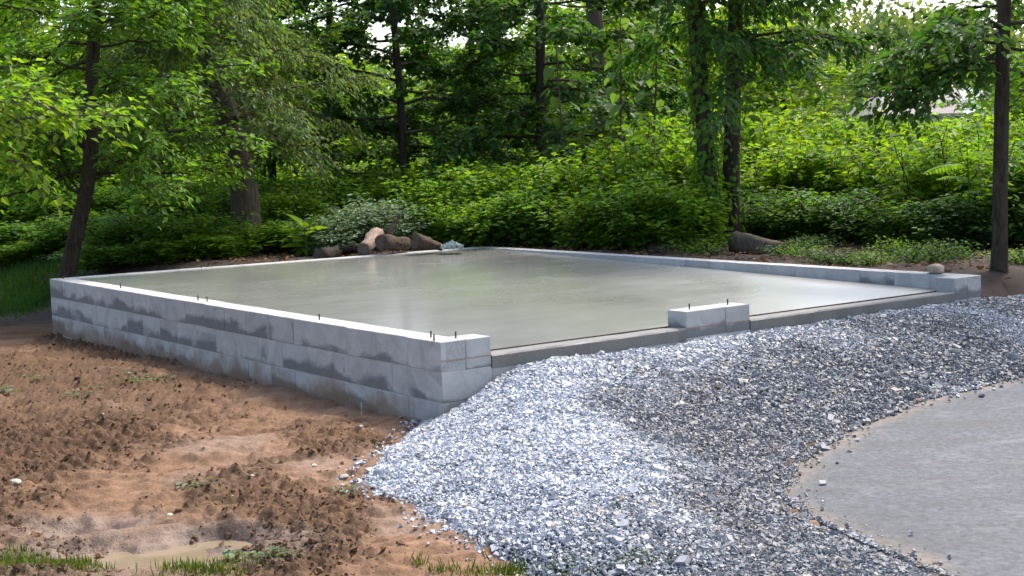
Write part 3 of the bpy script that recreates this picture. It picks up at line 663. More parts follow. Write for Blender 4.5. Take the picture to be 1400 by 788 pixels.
def shrub_mesh(seed, h, wd, nst, nlf, leafL, wr, shape='hex', upright=.5, lmat=None, tint=.35, top_bias=1.0):
    r = np.random.default_rng(seed); mbL, mbB = MB(), MB()
    for i in range(nst):
        b0 = np.array([(r.random() - .5) * wd * .55, (r.random() - .5) * wd * .45, -.05]); az = r.random() * 2 * math.pi; sp = wd * .55 * math.sqrt(r.random()) * (1 - .4 * upright); hh = h * (.6 + .6 * r.random()) * (1 - .35 * (sp / (wd * .55)) ** 2)
        t = np.linspace(0, 1, 6); pts = b0 + np.stack([math.cos(az) * sp * t ** 1.5, math.sin(az) * sp * t ** 1.5, hh * t - .12 * hh * t ** 3], 1); pts[1:, :2] += (r.random((5, 2)) - .5) * .08
        tube(mbB, pts, np.linspace(.011, .003, 6), 4, False)
        q = (np.arange(nlf) + r.random(nlf)) / nlf; q = .12 + .88 * q ** (1 / top_bias); k = q * 5; a = np.minimum(k.astype(int), 4); fr = (k - a)[:, None]; p = pts[a] * (1 - fr) + pts[a + 1] * fr
        an = np.arange(nlf) * 2.4 + r.random(nlf); out = np.stack([np.cos(an), np.sin(an), .25 - .6 * r.random(nlf)], 1)
        stalk = .03 + .22 * r.random(nlf) * (1 - .5 * q); p2 = p + out * stalk[:, None]
        ll = leafL * (.6 + .7 * r.random(nlf)); add_leaves(mbL, p2, out + (r.random((nlf, 3)) - .5) * .6, np.array([0, 0, .8]) + out * .7 + (r.random((nlf, 3)) - .5) * .9, ll, ll * wr, shape, r, tint)
    return mbL.mesh('foliage', None), mbB.mesh('stem', None)
def place_plant(name, label, cat, group, pair, mats, loc, rz=0.0, sc=(1, 1, 1)):
    root = bpy.data.objects.new(name, None); root.location = Vector([float(q) for q in loc]); root.rotation_euler = (0, 0, rz); root.scale = sc; COL.objects.link(root); tag(root, label, cat, group)
    for nm, me, mt in (('foliage', pair[0], mats[0]), ('stem', pair[1], mats[1])):
        o = bpy.data.objects.new(nm, me); COL.objects.link(o); o.parent = root
        if not me.materials: me.materials.append(mt)
        o.material_slots[0].link = 'OBJECT'; o.material_slots[0].material = mt
        if nm == 'foliage': o['kind'] = 'stuff'
    return root
def gz(x, y): return float(ground_z(np.array([x]), np.array([y]))[0])
def gnd(px, d):
    p = at(px, 300, d); return np.array([p[0], p[1], gz(p[0], p[1])])
def trunk_path(pxs, d, lean=0.0):
    """pixel centre line at one distance, started on the ground"""
    P = [at(a, b_, d + lean * i) for i, (a, b_) in enumerate(pxs)]; g0 = gz(P[0][0], P[0][1]); P[0][2] = min(P[0][2], g0) - .05
    return P
PX = lambda w_, d: w_ / 1850 * d / 2          # half of a width in pixels

# ------------------------------------------------------------------ trees that can be told apart
make_tree('leaning_tree', 'dark leaning tree with a curved trunk just behind the left corner of the foundation', 'tree',
          trunk_path([(86, 384), (97, 335), (113, 288), (124, 245), (127, 205), (122, 160), (126, 80), (131, 0), (134, -150), (136, -300)], 17.2), [PX(24, 17), PX(20, 17), PX(18, 17), PX(16, 17), PX(12, 17), PX(7, 17)], LEAF_MID, BARK, 11,
          40, (1.7, 4.7), 2.2, .10, .5, 'quad', 18, 14, .6, pitch=(-.25, .4), extra=[(1.35, 2.6, 1.1, 1.2), (1.45, 3.4, .8, 1.4), (1.6, .4, .7, 1.0)])
make_tree('thick_tree', 'thick grey barked tree behind the left back edge of the slab, trunk base bare', 'tree',
          trunk_path([(338, 350), (337, 300), (335, 255), (322, 190), (300, 125), (285, 70), (272, 0), (250, -150), (230, -320)], 19.5), [PX(38, 19.5), PX(33, 19.5), PX(30, 19.5), PX(27, 19.5), PX(24, 19.5), PX(16, 19.5)], LEAF_GREY, BARK_GREY, 12,
          36, (2.35, 4.8), 1.85, .10, .42, 'quad', 18, 14, .6, pitch=(-.3, .25), hang=.22, sag=.08, sides=14, extra=[(2.5, -.7, -.1, 1.6), (2.6, -2.0, -.1, 1.5)])
make_tree('forked_tree', 'slim grey tree rising just right of the thick trunk, moss on its side', 'tree',
          trunk_path([(345, 335), (335, 240), (322, 140), (310, 60), (303, 0), (292, -150), (280, -300)], 21.5), [PX(26, 21), PX(26, 21), PX(22, 21), PX(12, 21)], LEAF_MID, BARK_GREY, 13, 16, (2.4, 4.9), 1.8, .10, .46, 'quad', 15, 13, .5)
make_tree('sapling', 'thin dark sapling trunk between the thick tree and the shaded maple', 'tree',
          trunk_path([(374, 330), (372, 220), (371, 120), (369, 0), (366, -200)], 25), [PX(11, 25), PX(10, 25), PX(9, 25), PX(5, 25)], LEAF_BRIGHT, BARK, 14, 18, (1.8, 5.2), 1.7, .105, .55, 'quad', 14, 13, .5)
make_tree('sapling', 'slender tree with a light brown trunk patch, between leaning tree and thick tree', 'tree',
          trunk_path([(208, 340), (211, 250), (214, 190), (210, 100), (205, 0), (200, -200)], 25.5), [PX(15, 25), PX(14, 25), PX(12, 25), PX(7, 25)], LEAF_MID, BARK_GREY, 15, 26, (1.5, 5.2), 2.1, .105, .55, 'quad', 15, 13, .55)
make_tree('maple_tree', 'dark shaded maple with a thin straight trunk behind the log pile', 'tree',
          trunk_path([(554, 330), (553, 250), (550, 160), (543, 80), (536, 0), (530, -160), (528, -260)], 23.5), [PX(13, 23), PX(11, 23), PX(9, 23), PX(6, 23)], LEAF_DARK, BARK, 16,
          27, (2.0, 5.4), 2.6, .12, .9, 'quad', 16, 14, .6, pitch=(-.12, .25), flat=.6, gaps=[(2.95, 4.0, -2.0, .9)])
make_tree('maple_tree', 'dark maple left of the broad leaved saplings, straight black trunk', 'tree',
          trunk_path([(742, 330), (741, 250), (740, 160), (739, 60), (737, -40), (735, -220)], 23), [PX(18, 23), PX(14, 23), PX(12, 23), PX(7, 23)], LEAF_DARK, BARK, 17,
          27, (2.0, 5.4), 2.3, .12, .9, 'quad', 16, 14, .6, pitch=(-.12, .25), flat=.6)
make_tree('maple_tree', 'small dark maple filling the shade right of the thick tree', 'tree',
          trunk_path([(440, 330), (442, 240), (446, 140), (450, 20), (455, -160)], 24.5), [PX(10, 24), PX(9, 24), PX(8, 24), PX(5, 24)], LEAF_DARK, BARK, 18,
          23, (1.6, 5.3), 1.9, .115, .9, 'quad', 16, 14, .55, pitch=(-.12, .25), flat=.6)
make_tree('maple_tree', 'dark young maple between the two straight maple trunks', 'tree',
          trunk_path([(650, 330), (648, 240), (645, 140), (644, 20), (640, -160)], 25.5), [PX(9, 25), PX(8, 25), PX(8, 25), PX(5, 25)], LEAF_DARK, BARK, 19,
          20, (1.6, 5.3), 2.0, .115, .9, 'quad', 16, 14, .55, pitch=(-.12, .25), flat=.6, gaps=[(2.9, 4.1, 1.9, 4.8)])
make_tree('tall_tree', 'tall straight grey trunk behind the broad leaved saplings', 'tree',
          trunk_path([(822, 330), (821, 200), (818, 80), (811, 0), (800, -200), (795, -330)], 28), [PX(28, 28), PX(25, 28), PX(22, 28), PX(15, 28)], LEAF_MID, BARK_GREY, 20, 18, (3.2, 7.5), 2.6, .13, .55, 'hex', 12, 9, .6)
make_tree('ivy_tree', 'left one of the twin trunks wrapped in ivy behind the right wall', 'tree',
          trunk_path([(975, 345), (968, 260), (961, 160), (953, 60), (947, -20), (940, -180)], 17.6), [PX(24, 17.6), PX(21, 17.6), PX(19, 17.6), PX(14, 17.6)], LEAF_DARK, BARK, 21,
          18, (3.1, 5.6), 1.5, .125, .5, 'hex', 14, 11, .5, pitch=(-.15, .3), ivy=1700, hang=.22, azr=(-1.9, 2.6))
make_tree('ivy_tree', 'right one of the twin trunks behind the right wall, bare above its leafy foot', 'tree',
          trunk_path([(1000, 342), (999, 240), (1001, 140), (1005, 40), (1006, -40), (1010, -200)], 17.9), [PX(24, 17.9), PX(21, 17.9), PX(19, 17.9), PX(14, 17.9)], LEAF_DARK, BARK, 22,
          24, (2.85, 5.6), 1.75, .125, .5, 'hex', 14, 11, .5, pitch=(-.2, .3), ivy=420, hang=.22, azr=(-1.9, 1.2), gaps=[(3.9, 7, -1.2, 1.0)])
make_tree('right_tree', 'slim dark trunk right of the stone topped wall corner', 'tree',
          trunk_path([(1366, 392), (1367, 300), (1369, 200), (1371, 100), (1373, 0), (1376, -150), (1378, -300)], 13.2), [PX(22, 13.2), PX(19, 13.2), PX(18, 13.2), PX(16, 13.2), PX(11, 13)], LEAF_DARK, BARK, 23,
          18, (2.45, 4.2), 1.45, .09, .6, 'hex', 14, 11, .42, pitch=(-.2, .2), hang=.1, gaps=[(3.2, 6, 1.4, 5.0)], extra=[(2.75, 3.0, -.05, 1.15), (2.7, 3.25, -.3, 1.1), (2.85, 2.8, -.1, 1.2), (2.9, 3.4, -.1, 1.1), (2.6, 3.6, -.2, 1.0)])
# overhanging tree just outside the left edge, its bright limbs reach into the picture
make_tree('overhanging_tree', 'bright green leafy limbs reaching in from the upper left edge', 'tree',
          [np.array([-4.7, 10.0, -.1]), np.array([-4.65, 10.0, 1.2]), np.array([-4.7, 10.05, 2.6]), np.array([-4.8, 10.1, 4.5])], [.09, .08, .06, .03], LEAF_BRIGHT, BARK_GREY, 24,
          5, (2.4, 4.0), 1.0, .08, .5, 'hex', 14, 11, .4, pitch=(.0, .4), extra=[(1.95, -.05, .25, 1.85), (2.1, .1, .22, 1.7), (2.3, -.15, .1, 1.5), (1.75, -.2, .2, 1.35), (2.2, -.35, .2, 1.4), (2.5, 0.2, .0, 1.3)])

# broad leaved saplings: every big leaf is a part
V, Fc, k = leaf_arrays(np.zeros((1, 3)), np.array([[1.0, 0, 0]]), np.array([[0, 0, 1.0]]), 1.0, .88, 'heart', fold=.22, droop=.28)
BIGLEAF = mesh_np('leaf', V, Fc, leaf_mat('broad_leaf', (.08, .16, .04), .45), np.ones(len(V)))
def big_leaf_plant(label, px, d, top_py, n, ls, seed, group='broad leaved saplings', name='broadleaf_sapling', cat='sapling', lean=6):
    r = np.random.default_rng(seed); g0 = gnd(px, d); tp = at(px + lean, top_py, d); root = empty(name, g0, label, cat, group)
    mb = MB(); pts = spline([g0 - [0, 0, .05], g0 * .5 + tp * .5 + [.04, 0, 0], tp], 12); tube(mb, pts, np.linspace(.024, .008, 12), 6); st = mb.obj('stem', BARK_GREY, root)
    for i in range(n):
        q = .30 + .7 * (i + .3 * r.random()) / n; c = pts[0] * 0 + np.array([np.interp(q, np.linspace(0, 1, 12), pts[:, a]) for a in range(3)]); az = i * 2.2 + r.random() * .8
        o = bpy.data.objects.new('leaf', BIGLEAF); dx = np.array([math.cos(az), math.sin(az), .1]) * (.08 + .16 * r.random()); p = c + dx
        o.location = Vector(p); o.rotation_euler = ((r.random() - .5) * .8, .15 + .7 * r.random(), az); s = ls * (.65 + .6 * r.random()); o.scale = (s, s, s); link(o, root)
        mbp = MB(); tube(mbp, [c, p], .006, 4, False); mbp.obj('stalk', BARK_GREY, root)
    return root
big_leaf_plant('broad leaved sapling on the thin straight stem, left of the pair', 842, 19.5, 20, 30, .19, 3)
big_leaf_plant('broad leaved sapling on the thin leaning stem, right of the pair', 884, 19.0, -40, 28, .19, 4, lean=16)
big_leaf_plant('low sapling with pale broad leaves in front of the dark maple', 770, 21, 60, 20, .19, 5, lean=-10)

# ------------------------------------------------------------------ thicket
SH = [shrub_mesh(40 + i, 1.5, 1.7, 56, 88, .098, .6, 'hex', .5) for i in range(4)]
SHN = [shrub_mesh(60 + i, 1.4, 1.6, 48, 60, .11, .42, 'hex', .6) for i in range(2)]
SHL = [shrub_mesh(70 + i, .45, 1.3, 40, 16, .07, .6, 'hex', .2) for i in range(2)]
LM = [(-90, 'beyond the left picture edge'), (-20, 'at the far left edge above the grass patch'), (42, 'left of the leaning trunk'), (104, 'straight behind the leaning trunk'), (166, 'just right of the leaning trunk'), (228, 'midway between leaning trunk and thick trunk'), (290, 'just left of the thick trunk'), (352, 'straight behind the thick trunk'), (414, 'above the bright broad leaf weed'), (476, 'above the silvery weeds'), (538, 'above the right end of the log pile'), (600, 'above the crumpled plastic sheet'), (662, 'above the back corner of the slab'), (724, 'around the straight black maple trunk'), (786, 'left of the two broad leaved saplings'), (848, 'around the left broad leaved sapling'), (910, 'between the saplings and the ivy trunks'), (972, 'behind the ivy trunk'), (1034, 'just right of the twin trunks'), (1096, 'above the fallen grey log'), (1158, 'left of the house roof'), (1220, 'below the house roof'), (1282, 'below the dark hanging leaves'), (1344, 'just left of the slim right trunk'), (1406, 'right of the slim right trunk'), (1470, 'beyond the right picture edge')]
_used = {}
def where(layer, px):
    u_ = _used.setdefault(layer, set())
    k_ = min((q for q in range(len(LM)) if q not in u_), key=lambda q: abs(LM[q][0] - px)); u_.add(k_); return LM[k_][1]
def shrub(label, px, d, top_py, mat, kind=0, wide=1.0, group=None, name='shrub', base_h=1.5, pool=None):
    g0 = gnd(px, d); tp = at(px, top_py, d)[2]; h = max(tp - g0[2], .2); pool = pool or SH; pr = pool[kind % len(pool)]
    s = h / base_h; sx = wide * (.75 + .25 * s)
    return place_plant(name, label, 'shrub' if name == 'shrub' else 'plant', group, pr, (mat, BARK), g0, rng.random() * 6.28, (sx, sx, s))
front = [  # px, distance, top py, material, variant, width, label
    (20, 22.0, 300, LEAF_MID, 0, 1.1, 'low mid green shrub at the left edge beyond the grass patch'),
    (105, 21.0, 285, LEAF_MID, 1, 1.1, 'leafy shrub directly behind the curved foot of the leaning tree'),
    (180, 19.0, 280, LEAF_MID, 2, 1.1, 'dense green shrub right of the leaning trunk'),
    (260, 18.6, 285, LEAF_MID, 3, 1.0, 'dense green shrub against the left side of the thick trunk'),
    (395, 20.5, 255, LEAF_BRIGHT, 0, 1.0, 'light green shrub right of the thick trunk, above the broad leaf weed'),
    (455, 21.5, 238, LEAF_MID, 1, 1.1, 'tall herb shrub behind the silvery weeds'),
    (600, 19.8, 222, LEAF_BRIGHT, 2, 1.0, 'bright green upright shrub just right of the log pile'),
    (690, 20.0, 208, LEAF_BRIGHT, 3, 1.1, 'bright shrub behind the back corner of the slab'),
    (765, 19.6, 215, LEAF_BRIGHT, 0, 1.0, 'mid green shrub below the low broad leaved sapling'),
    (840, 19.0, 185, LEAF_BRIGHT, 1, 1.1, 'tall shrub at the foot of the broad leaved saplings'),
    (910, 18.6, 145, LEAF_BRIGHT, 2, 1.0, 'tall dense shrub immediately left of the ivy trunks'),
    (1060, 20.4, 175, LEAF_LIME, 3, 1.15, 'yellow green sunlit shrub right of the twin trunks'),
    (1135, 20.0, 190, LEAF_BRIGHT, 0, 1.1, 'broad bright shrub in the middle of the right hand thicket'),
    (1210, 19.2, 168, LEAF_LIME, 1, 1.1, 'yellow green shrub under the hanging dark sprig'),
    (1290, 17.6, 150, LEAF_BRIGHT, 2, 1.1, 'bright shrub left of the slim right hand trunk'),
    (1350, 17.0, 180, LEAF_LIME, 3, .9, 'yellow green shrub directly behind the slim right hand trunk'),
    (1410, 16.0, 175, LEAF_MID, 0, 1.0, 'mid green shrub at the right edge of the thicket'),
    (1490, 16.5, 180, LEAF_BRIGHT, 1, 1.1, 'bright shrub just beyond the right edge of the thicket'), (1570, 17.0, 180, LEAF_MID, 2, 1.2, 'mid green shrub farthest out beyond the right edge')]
for a, d, tp, mt, kd, wd, lb in front: shrub(lb, a, d, tp, mt, kd, wd, 'shrubs of the thicket behind the foundation')
for i, a in enumerate(range(-20, 1440, 62)):
    d = 22.6 + 1.6 * rng.random(); tp = float(np.interp(a, [0, 300, 420, 700, 800, 930, 1050, 1150, 1250, 1400], [250, 250, 228, 215, 180, 125, 150, 135, 148, 145])) + 14 * (rng.random() - .5)
    shrub('back row shrub of the thicket ' + where('b', a), a, d, tp, [LEAF_MID, LEAF_BRIGHT][i % 2] if a < 960 else [LEAF_LIME, LEAF_BRIGHT][i % 2], i, 1.15, 'back row shrubs of the thicket')
for i, (a, d, tp) in enumerate([(-80, 29, 215), (0, 30, 205), (75, 29, 212), (150, 31, 205), (225, 29, 208), (300, 30, 205), (380, 31, 200), (455, 30, 205), (530, 31, 200), (610, 30, 198), (690, 31, 195), (770, 30, 180), (850, 31, 170)]):
    shrub('tall undergrowth deep under the trees ' + where('d', a), a, d, tp, [LEAF_BRIGHT, LEAF_LIME][i % 2], i, 1.5, 'deep undergrowth')
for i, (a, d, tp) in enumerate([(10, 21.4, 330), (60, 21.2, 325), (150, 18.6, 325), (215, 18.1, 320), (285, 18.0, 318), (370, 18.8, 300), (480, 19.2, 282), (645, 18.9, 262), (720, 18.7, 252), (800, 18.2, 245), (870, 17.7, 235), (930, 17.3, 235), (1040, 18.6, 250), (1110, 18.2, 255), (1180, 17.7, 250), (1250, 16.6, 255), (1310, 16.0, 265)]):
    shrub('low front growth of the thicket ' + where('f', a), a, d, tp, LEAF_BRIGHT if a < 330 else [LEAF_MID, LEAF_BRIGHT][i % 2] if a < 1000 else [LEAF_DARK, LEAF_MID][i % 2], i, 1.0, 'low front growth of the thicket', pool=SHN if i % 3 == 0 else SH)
for i, (a, d, tp, lb) in enumerate([(450, 18.1, 292, 'silvery grey green weed left of the pale stripped log'), (505, 18.6, 262, 'tall silvery weed behind the log pile'), (535, 18.9, 270, 'silvery weed with drooping feathery tops right behind the upright stump')]):
    shrub(lb, a, d, tp, LEAF_SILVER, i, .85, 'silvery weeds by the logs', 'weed', pool=SHN, base_h=1.4)
for i, (a, d, tp, lb) in enumerate([(1085, 15.4, 340, 'low light green plant right of the fallen log'), (1135, 14.6, 338, 'low ground plant in the leaf litter behind the wall middle'), (1195, 14.2, 335, 'low green ground plant in the leaf litter left of the field stone'), (1265, 13.8, 322, 'small bushy plant behind the field stone'), (950, 16.4, 318, 'leafy clump at the foot of the ivy trunk'), (1110, 16.6, 318, 'dark low plant beyond the fallen log, in shade'), (1230, 15.4, 316, 'low dark plant behind the small bushy plant'), (1300, 14.4, 318, 'low plant left of the slim right trunk foot'), (1395, 14.0, 330, 'low plant right of the slim right trunk foot')]):
    shrub(lb, a, d, tp, [LEAF_MID, LEAF_DARK][i % 2], i, .6, 'low plants in the leaf litter', 'low_plant', base_h=.45, pool=SHL)
# broad leaf weed beside the logs, its big leaves are parts
def rosette(label, px, d, h, n, ls, seed):
    r = np.random.default_rng(seed); g0 = gnd(px, d); root = empty('broadleaf_weed', g0, label, 'weed')
    mb = MB(); tube(mb, [g0 - [0, 0, .05], g0 + [0, 0, h * .5], g0 + [.03, 0, h * .85]], [.02, .016, .008], 6); mb.obj('stem', LEAF_LIME, root)
    for i in range(n):
        az = i * 2.4; q = i / n; o = bpy.data.objects.new('leaf', WEEDLEAF); o.location = Vector(g0 + np.array([math.cos(az) * .04, math.sin(az) * .04, h * (.1 + .75 * q)])); o.rotation_euler = ((r.random() - .5) * .4, -1.15 * q - .25 + .5 * r.random(), az); s = ls * (.8 + .4 * r.random()); o.scale = (s, s, s); link(o, root)
V, Fc, k = leaf_arrays(np.zeros((1, 3)), np.array([[1.0, 0, 0]]), np.array([[0, 0, 1.0]]), 1.0, .6, 'hex', fold=.3, droop=.45)
WEEDLEAF = mesh_np('leaf', V, Fc, LEAF_BRIGHT, np.ones(len(V)))
rosette('bright green broad leaf weed left of the log pile', 418, 17.9, .5, 18, .25, 8)
# compound fronds at the right, each frond a part
def frond_mesh(seed, n=13):
    r = np.random.default_rng(seed); mb = MB(); t = np.linspace(.1, 1, n); P = np.stack([t, 0 * t, -.35 * t * t], 1); tube(mb, P, np.linspace(.012, .004, n), 3, False)
    for sg in (1, -1): add_leaves(mb, P, np.stack([.45 + 0 * t, sg + 0 * t, -.15 - .2 * t], 1), np.tile([0, 0, 1.0], (n, 1)), .34 * np.sin(math.pi * (.15 + .75 * t)), .085, 'hex', r)
    return mb.mesh('frond', LEAF_LIME)
FR = [frond_mesh(1), frond_mesh(2)]; [f_.materials.__setitem__(0, LEAF_MID) for f_ in FR]
def frond_plant(label, px, d, top, n, ln, seed, mat=None, name='sumac_plant'):
    r = np.random.default_rng(seed); g0 = gnd(px, d); tp = at(px, top, d); root = empty(name, g0, label, 'plant'); mb = MB(); tube(mb, [g0 - [0, 0, .05], (g0 + tp) / 2 + [.03, 0, 0], tp], [.013, .010, .006], 6); mb.obj('stem', LEAF_MID, root)
    for i in range(n):
        o = bpy.data.objects.new('frond', FR[i % 2]); az = i * 2.4 + r.random() * .5; o.location = Vector(g0 + (tp - g0) * (.45 + .55 * i / n)); o.rotation_euler = ((r.random() - .5) * .5, -.1 - .35 * r.random(), az); s = ln * (.8 + .4 * r.random()); o.scale = (s, s, s); link(o, root)
frond_plant('sumac with pale feathery fronds left of the slim right hand trunk', 1322, 15.8, 200, 9, .45, 5)

# ------------------------------------------------------------------ background trees and far wood
def bg_mesh(seed, h, wd, nl, leafL):
    r = np.random.default_rng(seed); mbL, mbB = MB(), MB(); tube(mbB, spline([[0, 0, -.2], [.1, 0, h * .3], [-.05, .1, h * .6], [.1, 0, h * .95]], 10), np.linspace(.15, .03, 10), 7)
    for i in range(nl):
        z = h * (.12 + .85 * r.random()); az = r.random() * 6.28; l_ = wd * (.35 + .65 * r.random()) * math.sqrt(max(1 - ((z / h - .5) / .62) ** 2, .1)); lp = limb_path(np.array([0, 0, z]), az, .1 + .4 * r.random(), l_, r, 5, .15); tube(mbB, lp, np.linspace(.03, .008, 5), 4, False)
        m_ = 75; q = .2 + .8 * r.random(m_) ** .8; k = q * 4; a = np.minimum(k.astype(int), 3); fr = (k - a)[:, None]; p = lp[a] * (1 - fr) + lp[a + 1] * fr + r.normal(0, 1, (m_, 3)) * np.array([.30, .30, .16])
        ll = leafL * (.6 + .8 * r.random(m_)); add_leaves(mbL, p, r.normal(0, 1, (m_, 3)) + [0, 0, -.3], np.array([0, 0, 1.0]) + r.normal(0, .5, (m_, 3)), ll, ll * .6, 'quad', r)
    return mbL.mesh('foliage', None), mbB.mesh('stem', None)
BG = [bg_mesh(80 + i, 8.0, 3.0, 90, .19) for i in range(4)]
bgt = [(-60, 31, LEAF_MID, -40), (40, 36, LEAF_BRIGHT, -60), (110, 30, LEAF_MID, 90), (180, 39, LEAF_BRIGHT, 60), (250, 33, LEAF_BRIGHT, 80), (320, 42, LEAF_LIME, 60), (395, 34, LEAF_LIME, 40), (470, 41, LEAF_LIME, 70), (548, 36, LEAF_BRIGHT, 120), (620, 44, LEAF_MID, 60), (690, 33, LEAF_MID, 60), (765, 40, LEAF_BRIGHT, 0), (850, 36, LEAF_LIME, -60), (920, 32, LEAF_LIME, -40), (1000, 38, LEAF_LIME, 10), (1070, 35, LEAF_LIME, 75), (1400, 34, LEAF_MID, 60), (1460, 30, LEAF_MID, 60)]
for i, (a, d, mt, tpy) in enumerate(bgt):
    hz = (at(a, tpy, d)[2] - gnd(a, d)[2]) / 8.3
    r_ = place_plant('background_tree', 'background tree deep in the wood ' + where('t', a), 'tree', 'background trees', BG[i % 4], (mt, BARK), gnd(a, d), rng.random() * 6.28, (.95 + .2 * rng.random(),) * 2 + (hz,))
    for c_ in r_.children:
        if c_.name.startswith('stem'): c_.name = 'trunk'
mb = MB(); r = np.random.default_rng(200)
for i in range(150):
    a = -250 + 1900 * (i + r.random()) / 150; d = 62 + 45 * r.random(); g0 = at(a, 200, d)
    top = float(np.interp(a, [-250, 300, 480, 620, 800, 1000, 1080, 1130, 1180, 1250, 1330, 1650], [20, 40, 80, 110, 60, 40, 12, 24, 4, 8, 14, 20])) + 34 * (r.random() - .3)
    zt = at(a, top, d)[2]; m_ = 620; ph = r.random(m_) * 6.28; rr = 2.6 * np.sqrt(r.random(m_)); q = r.random(m_); zz = .3 + (zt - .3) * q; sh = np.sqrt(np.clip(1 - ((q - .4) / .62) ** 2, .03, 1))
    clump = .7 * np.stack([np.sin(zz * 2.1 + i), np.cos(zz * 1.7 + 2 * i), 0 * zz], 1); p = np.stack([g0[0] + rr * sh * np.cos(ph), g0[1] + rr * sh * np.sin(ph), zz], 1) + clump
    ll = .42 * (.6 + .8 * r.random(m_)); V, Fc, k = leaf_arrays(p, r.normal(0, 1, (m_, 3)), np.array([0, 0, 1.0]) + r.normal(0, .6, (m_, 3)), ll, ll * .7, 'quad'); hue = r.random(); base = np.array([.8 + .6 * hue, 1.0 + .3 * hue, .9 - .3 * hue]); mb.add(V, Fc, np.repeat(base * (1 + .3 * (r.random((m_, 1)) - .5)), k, 0))
tag(mb.obj('far_wood', LEAF_FAR), 'pale green far wood closing the view behind the trees', 'wood', kind='stuff')

# ------------------------------------------------------------------ house beyond the trees
def house():
    d = 52; L0 = at(1196, 158, d); R0_ = at(1420, 158, d); g0 = gz(L0[0], L0[1]); c = np.array([(L0[0] + R0_[0]) / 2, d, g0]); wd = R0_[0] - L0[0]; eave = L0[2] - g0; ridge = at(1235, 117, d)[2] - g0
    root = empty('house', c, 'pale house with a brown shingle roof glimpsed through the trees on the right', 'house')
    def part(nm, V, Fc, mat, par=root):
        me = bpy.data.meshes.new(nm); me.from_pydata([tuple(map(float, np.array(v_) + c)) for v_ in V], [], Fc); me.materials.append(mat); o = bpy.data.objects.new(nm, me); COL.objects.link(o); o.parent = par
        if par is root: o.matrix_parent_inverse = Matrix.Translation(-root.location)
        return o
    def bxv(x0, x1, y0, y1, z0, z1): return [(x, y, z) for x in (x0, x1) for y in (y0, y1) for z in (z0, z1)]
    bf = [(0, 1, 3, 2), (4, 6, 7, 5), (0, 4, 5, 1), (2, 3, 7, 6), (0, 2, 6, 4), (1, 5, 7, 3)]
    h = wd / 2; dp = 7.0
    part('wall', bxv(-h + .3, h - .3, .3, dp - .3, -.3, eave + .02), bf, WALLP)
    th = .12   # hip roof
    part('roof', [(-h, 0, eave), (h, 0, eave), (h, dp, eave), (-h, dp, eave), (-h + 1.3, dp / 2, ridge), (h - 1.3, dp / 2, ridge), (-h, 0, eave - th), (h, 0, eave - th), (h, dp, eave - th), (-h, dp, eave - th)],
         [(0, 1, 5, 4), (1, 2, 5), (2, 3, 4, 5), (3, 0, 4), (6, 7, 1, 0), (7, 8, 2, 1), (8, 9, 3, 2), (9, 6, 0, 3), (9, 8, 7, 6)], ROOF)
    wx = at(1350, 150, d)[0] - c[0]; gw = 1.3; gr_ = ridge - .25
    part('gable', [(wx - gw, -.9, eave - .7), (wx + gw, -.9, eave - .7), (wx, -.9, gr_), (wx - gw, .6, eave - .7), (wx + gw, .6, eave - .7), (wx, 3.0, gr_)], [(0, 1, 2), (0, 2, 5, 3), (1, 4, 5, 2), (3, 5, 4), (0, 3, 4, 1)], WALLP)
    part('gable_roof', [(wx - gw - .15, -1.1, eave - .76), (wx, -1.1, gr_ + .03), (wx, 3.0, gr_ + .03), (wx - gw - .15, 1.2, eave - .76), (wx + gw + .15, -1.1, eave - .76), (wx + gw + .15, 1.2, eave - .76), (wx - gw - .15, -1.1, eave - .62), (wx, -1.1, gr_ + .19), (wx, 3.0, gr_ + .19), (wx - gw - .15, 1.2, eave - .62), (wx + gw + .15, -1.1, eave - .62), (wx + gw + .15, 1.2, eave - .62)],
         [(6, 7, 8, 9), (7, 10, 11, 8), (0, 3, 2, 1), (1, 2, 5, 4), (0, 1, 7, 6), (1, 4, 10, 7), (3, 0, 6, 9), (4, 5, 11, 10)], TRIM)
    for k_ in range(3):
        x_ = -h + 1.0 + 1.5 * k_
        wn = part('window', bxv(x_ - .45, x_ + .45, .24, .32, .9, 2.0), bf, TRIM); part('pane', bxv(x_ - .37, x_ + .37, .225, .245, .98, 1.92), bf, GLASSD, wn).matrix_parent_inverse = Matrix.Translation(-root.location) if False else Matrix.Identity(4)
house()

# ------------------------------------------------------------------ logs, stones, small things
def log(label, p0, p1, r0, r1, bmat=BARK_LOG, seed=0, cut=CUT, group='logs piled behind the slab', name='log'):
    r0, r1 = r0 * .84, r1 * .84; back = (lambda p: CAM + (np.array(p, float) - CAM) * (1 + .35 / p[1]) + np.array([0, 0, .01])) if group else (lambda p: np.array(p, float) - [0, 0, .02]); p0, p1 = back(p0), back(p1); r = np.random.default_rng(seed); pts = np.array([p0 + (p1 - p0) * t for t in np.linspace(0, 1, 7)]); pts[1:-1] += (r.random((5, 3)) - .5) * .03
    mb = MB(); V = tube(mb, pts, np.linspace(r0, r1, 7), 16, True, .16, seed); o = mb.obj(name, bmat, None, True); tag(o, label, 'log', group)
    ax = norm(p1 - p0); s = norm(np.cross(ax, [0.1, 0, 1.0])); t_ = np.cross(ax, s)
    for p, rr, sg in ((p0, r0, -1), (p1, r1, 1)):
        an = np.linspace(0, 2 * math.pi, 16, endpoint=False); ring = V[:16] if sg < 0 else V[-18:-2]; cc = ring.mean(0); off = ax * sg * .004
        v_ = np.r_[[cc + off * 2], cc + (ring - cc) * .95 + off]; fc = [(0, i + 1, (i + 1) % 16 + 1) if sg > 0 else (0, (i + 1) % 16 + 1, i + 1) for i in range(16)]
        m2 = MB(); m2.add(v_, fc); e = m2.obj('cut_end', cut); e.parent = o
    return o
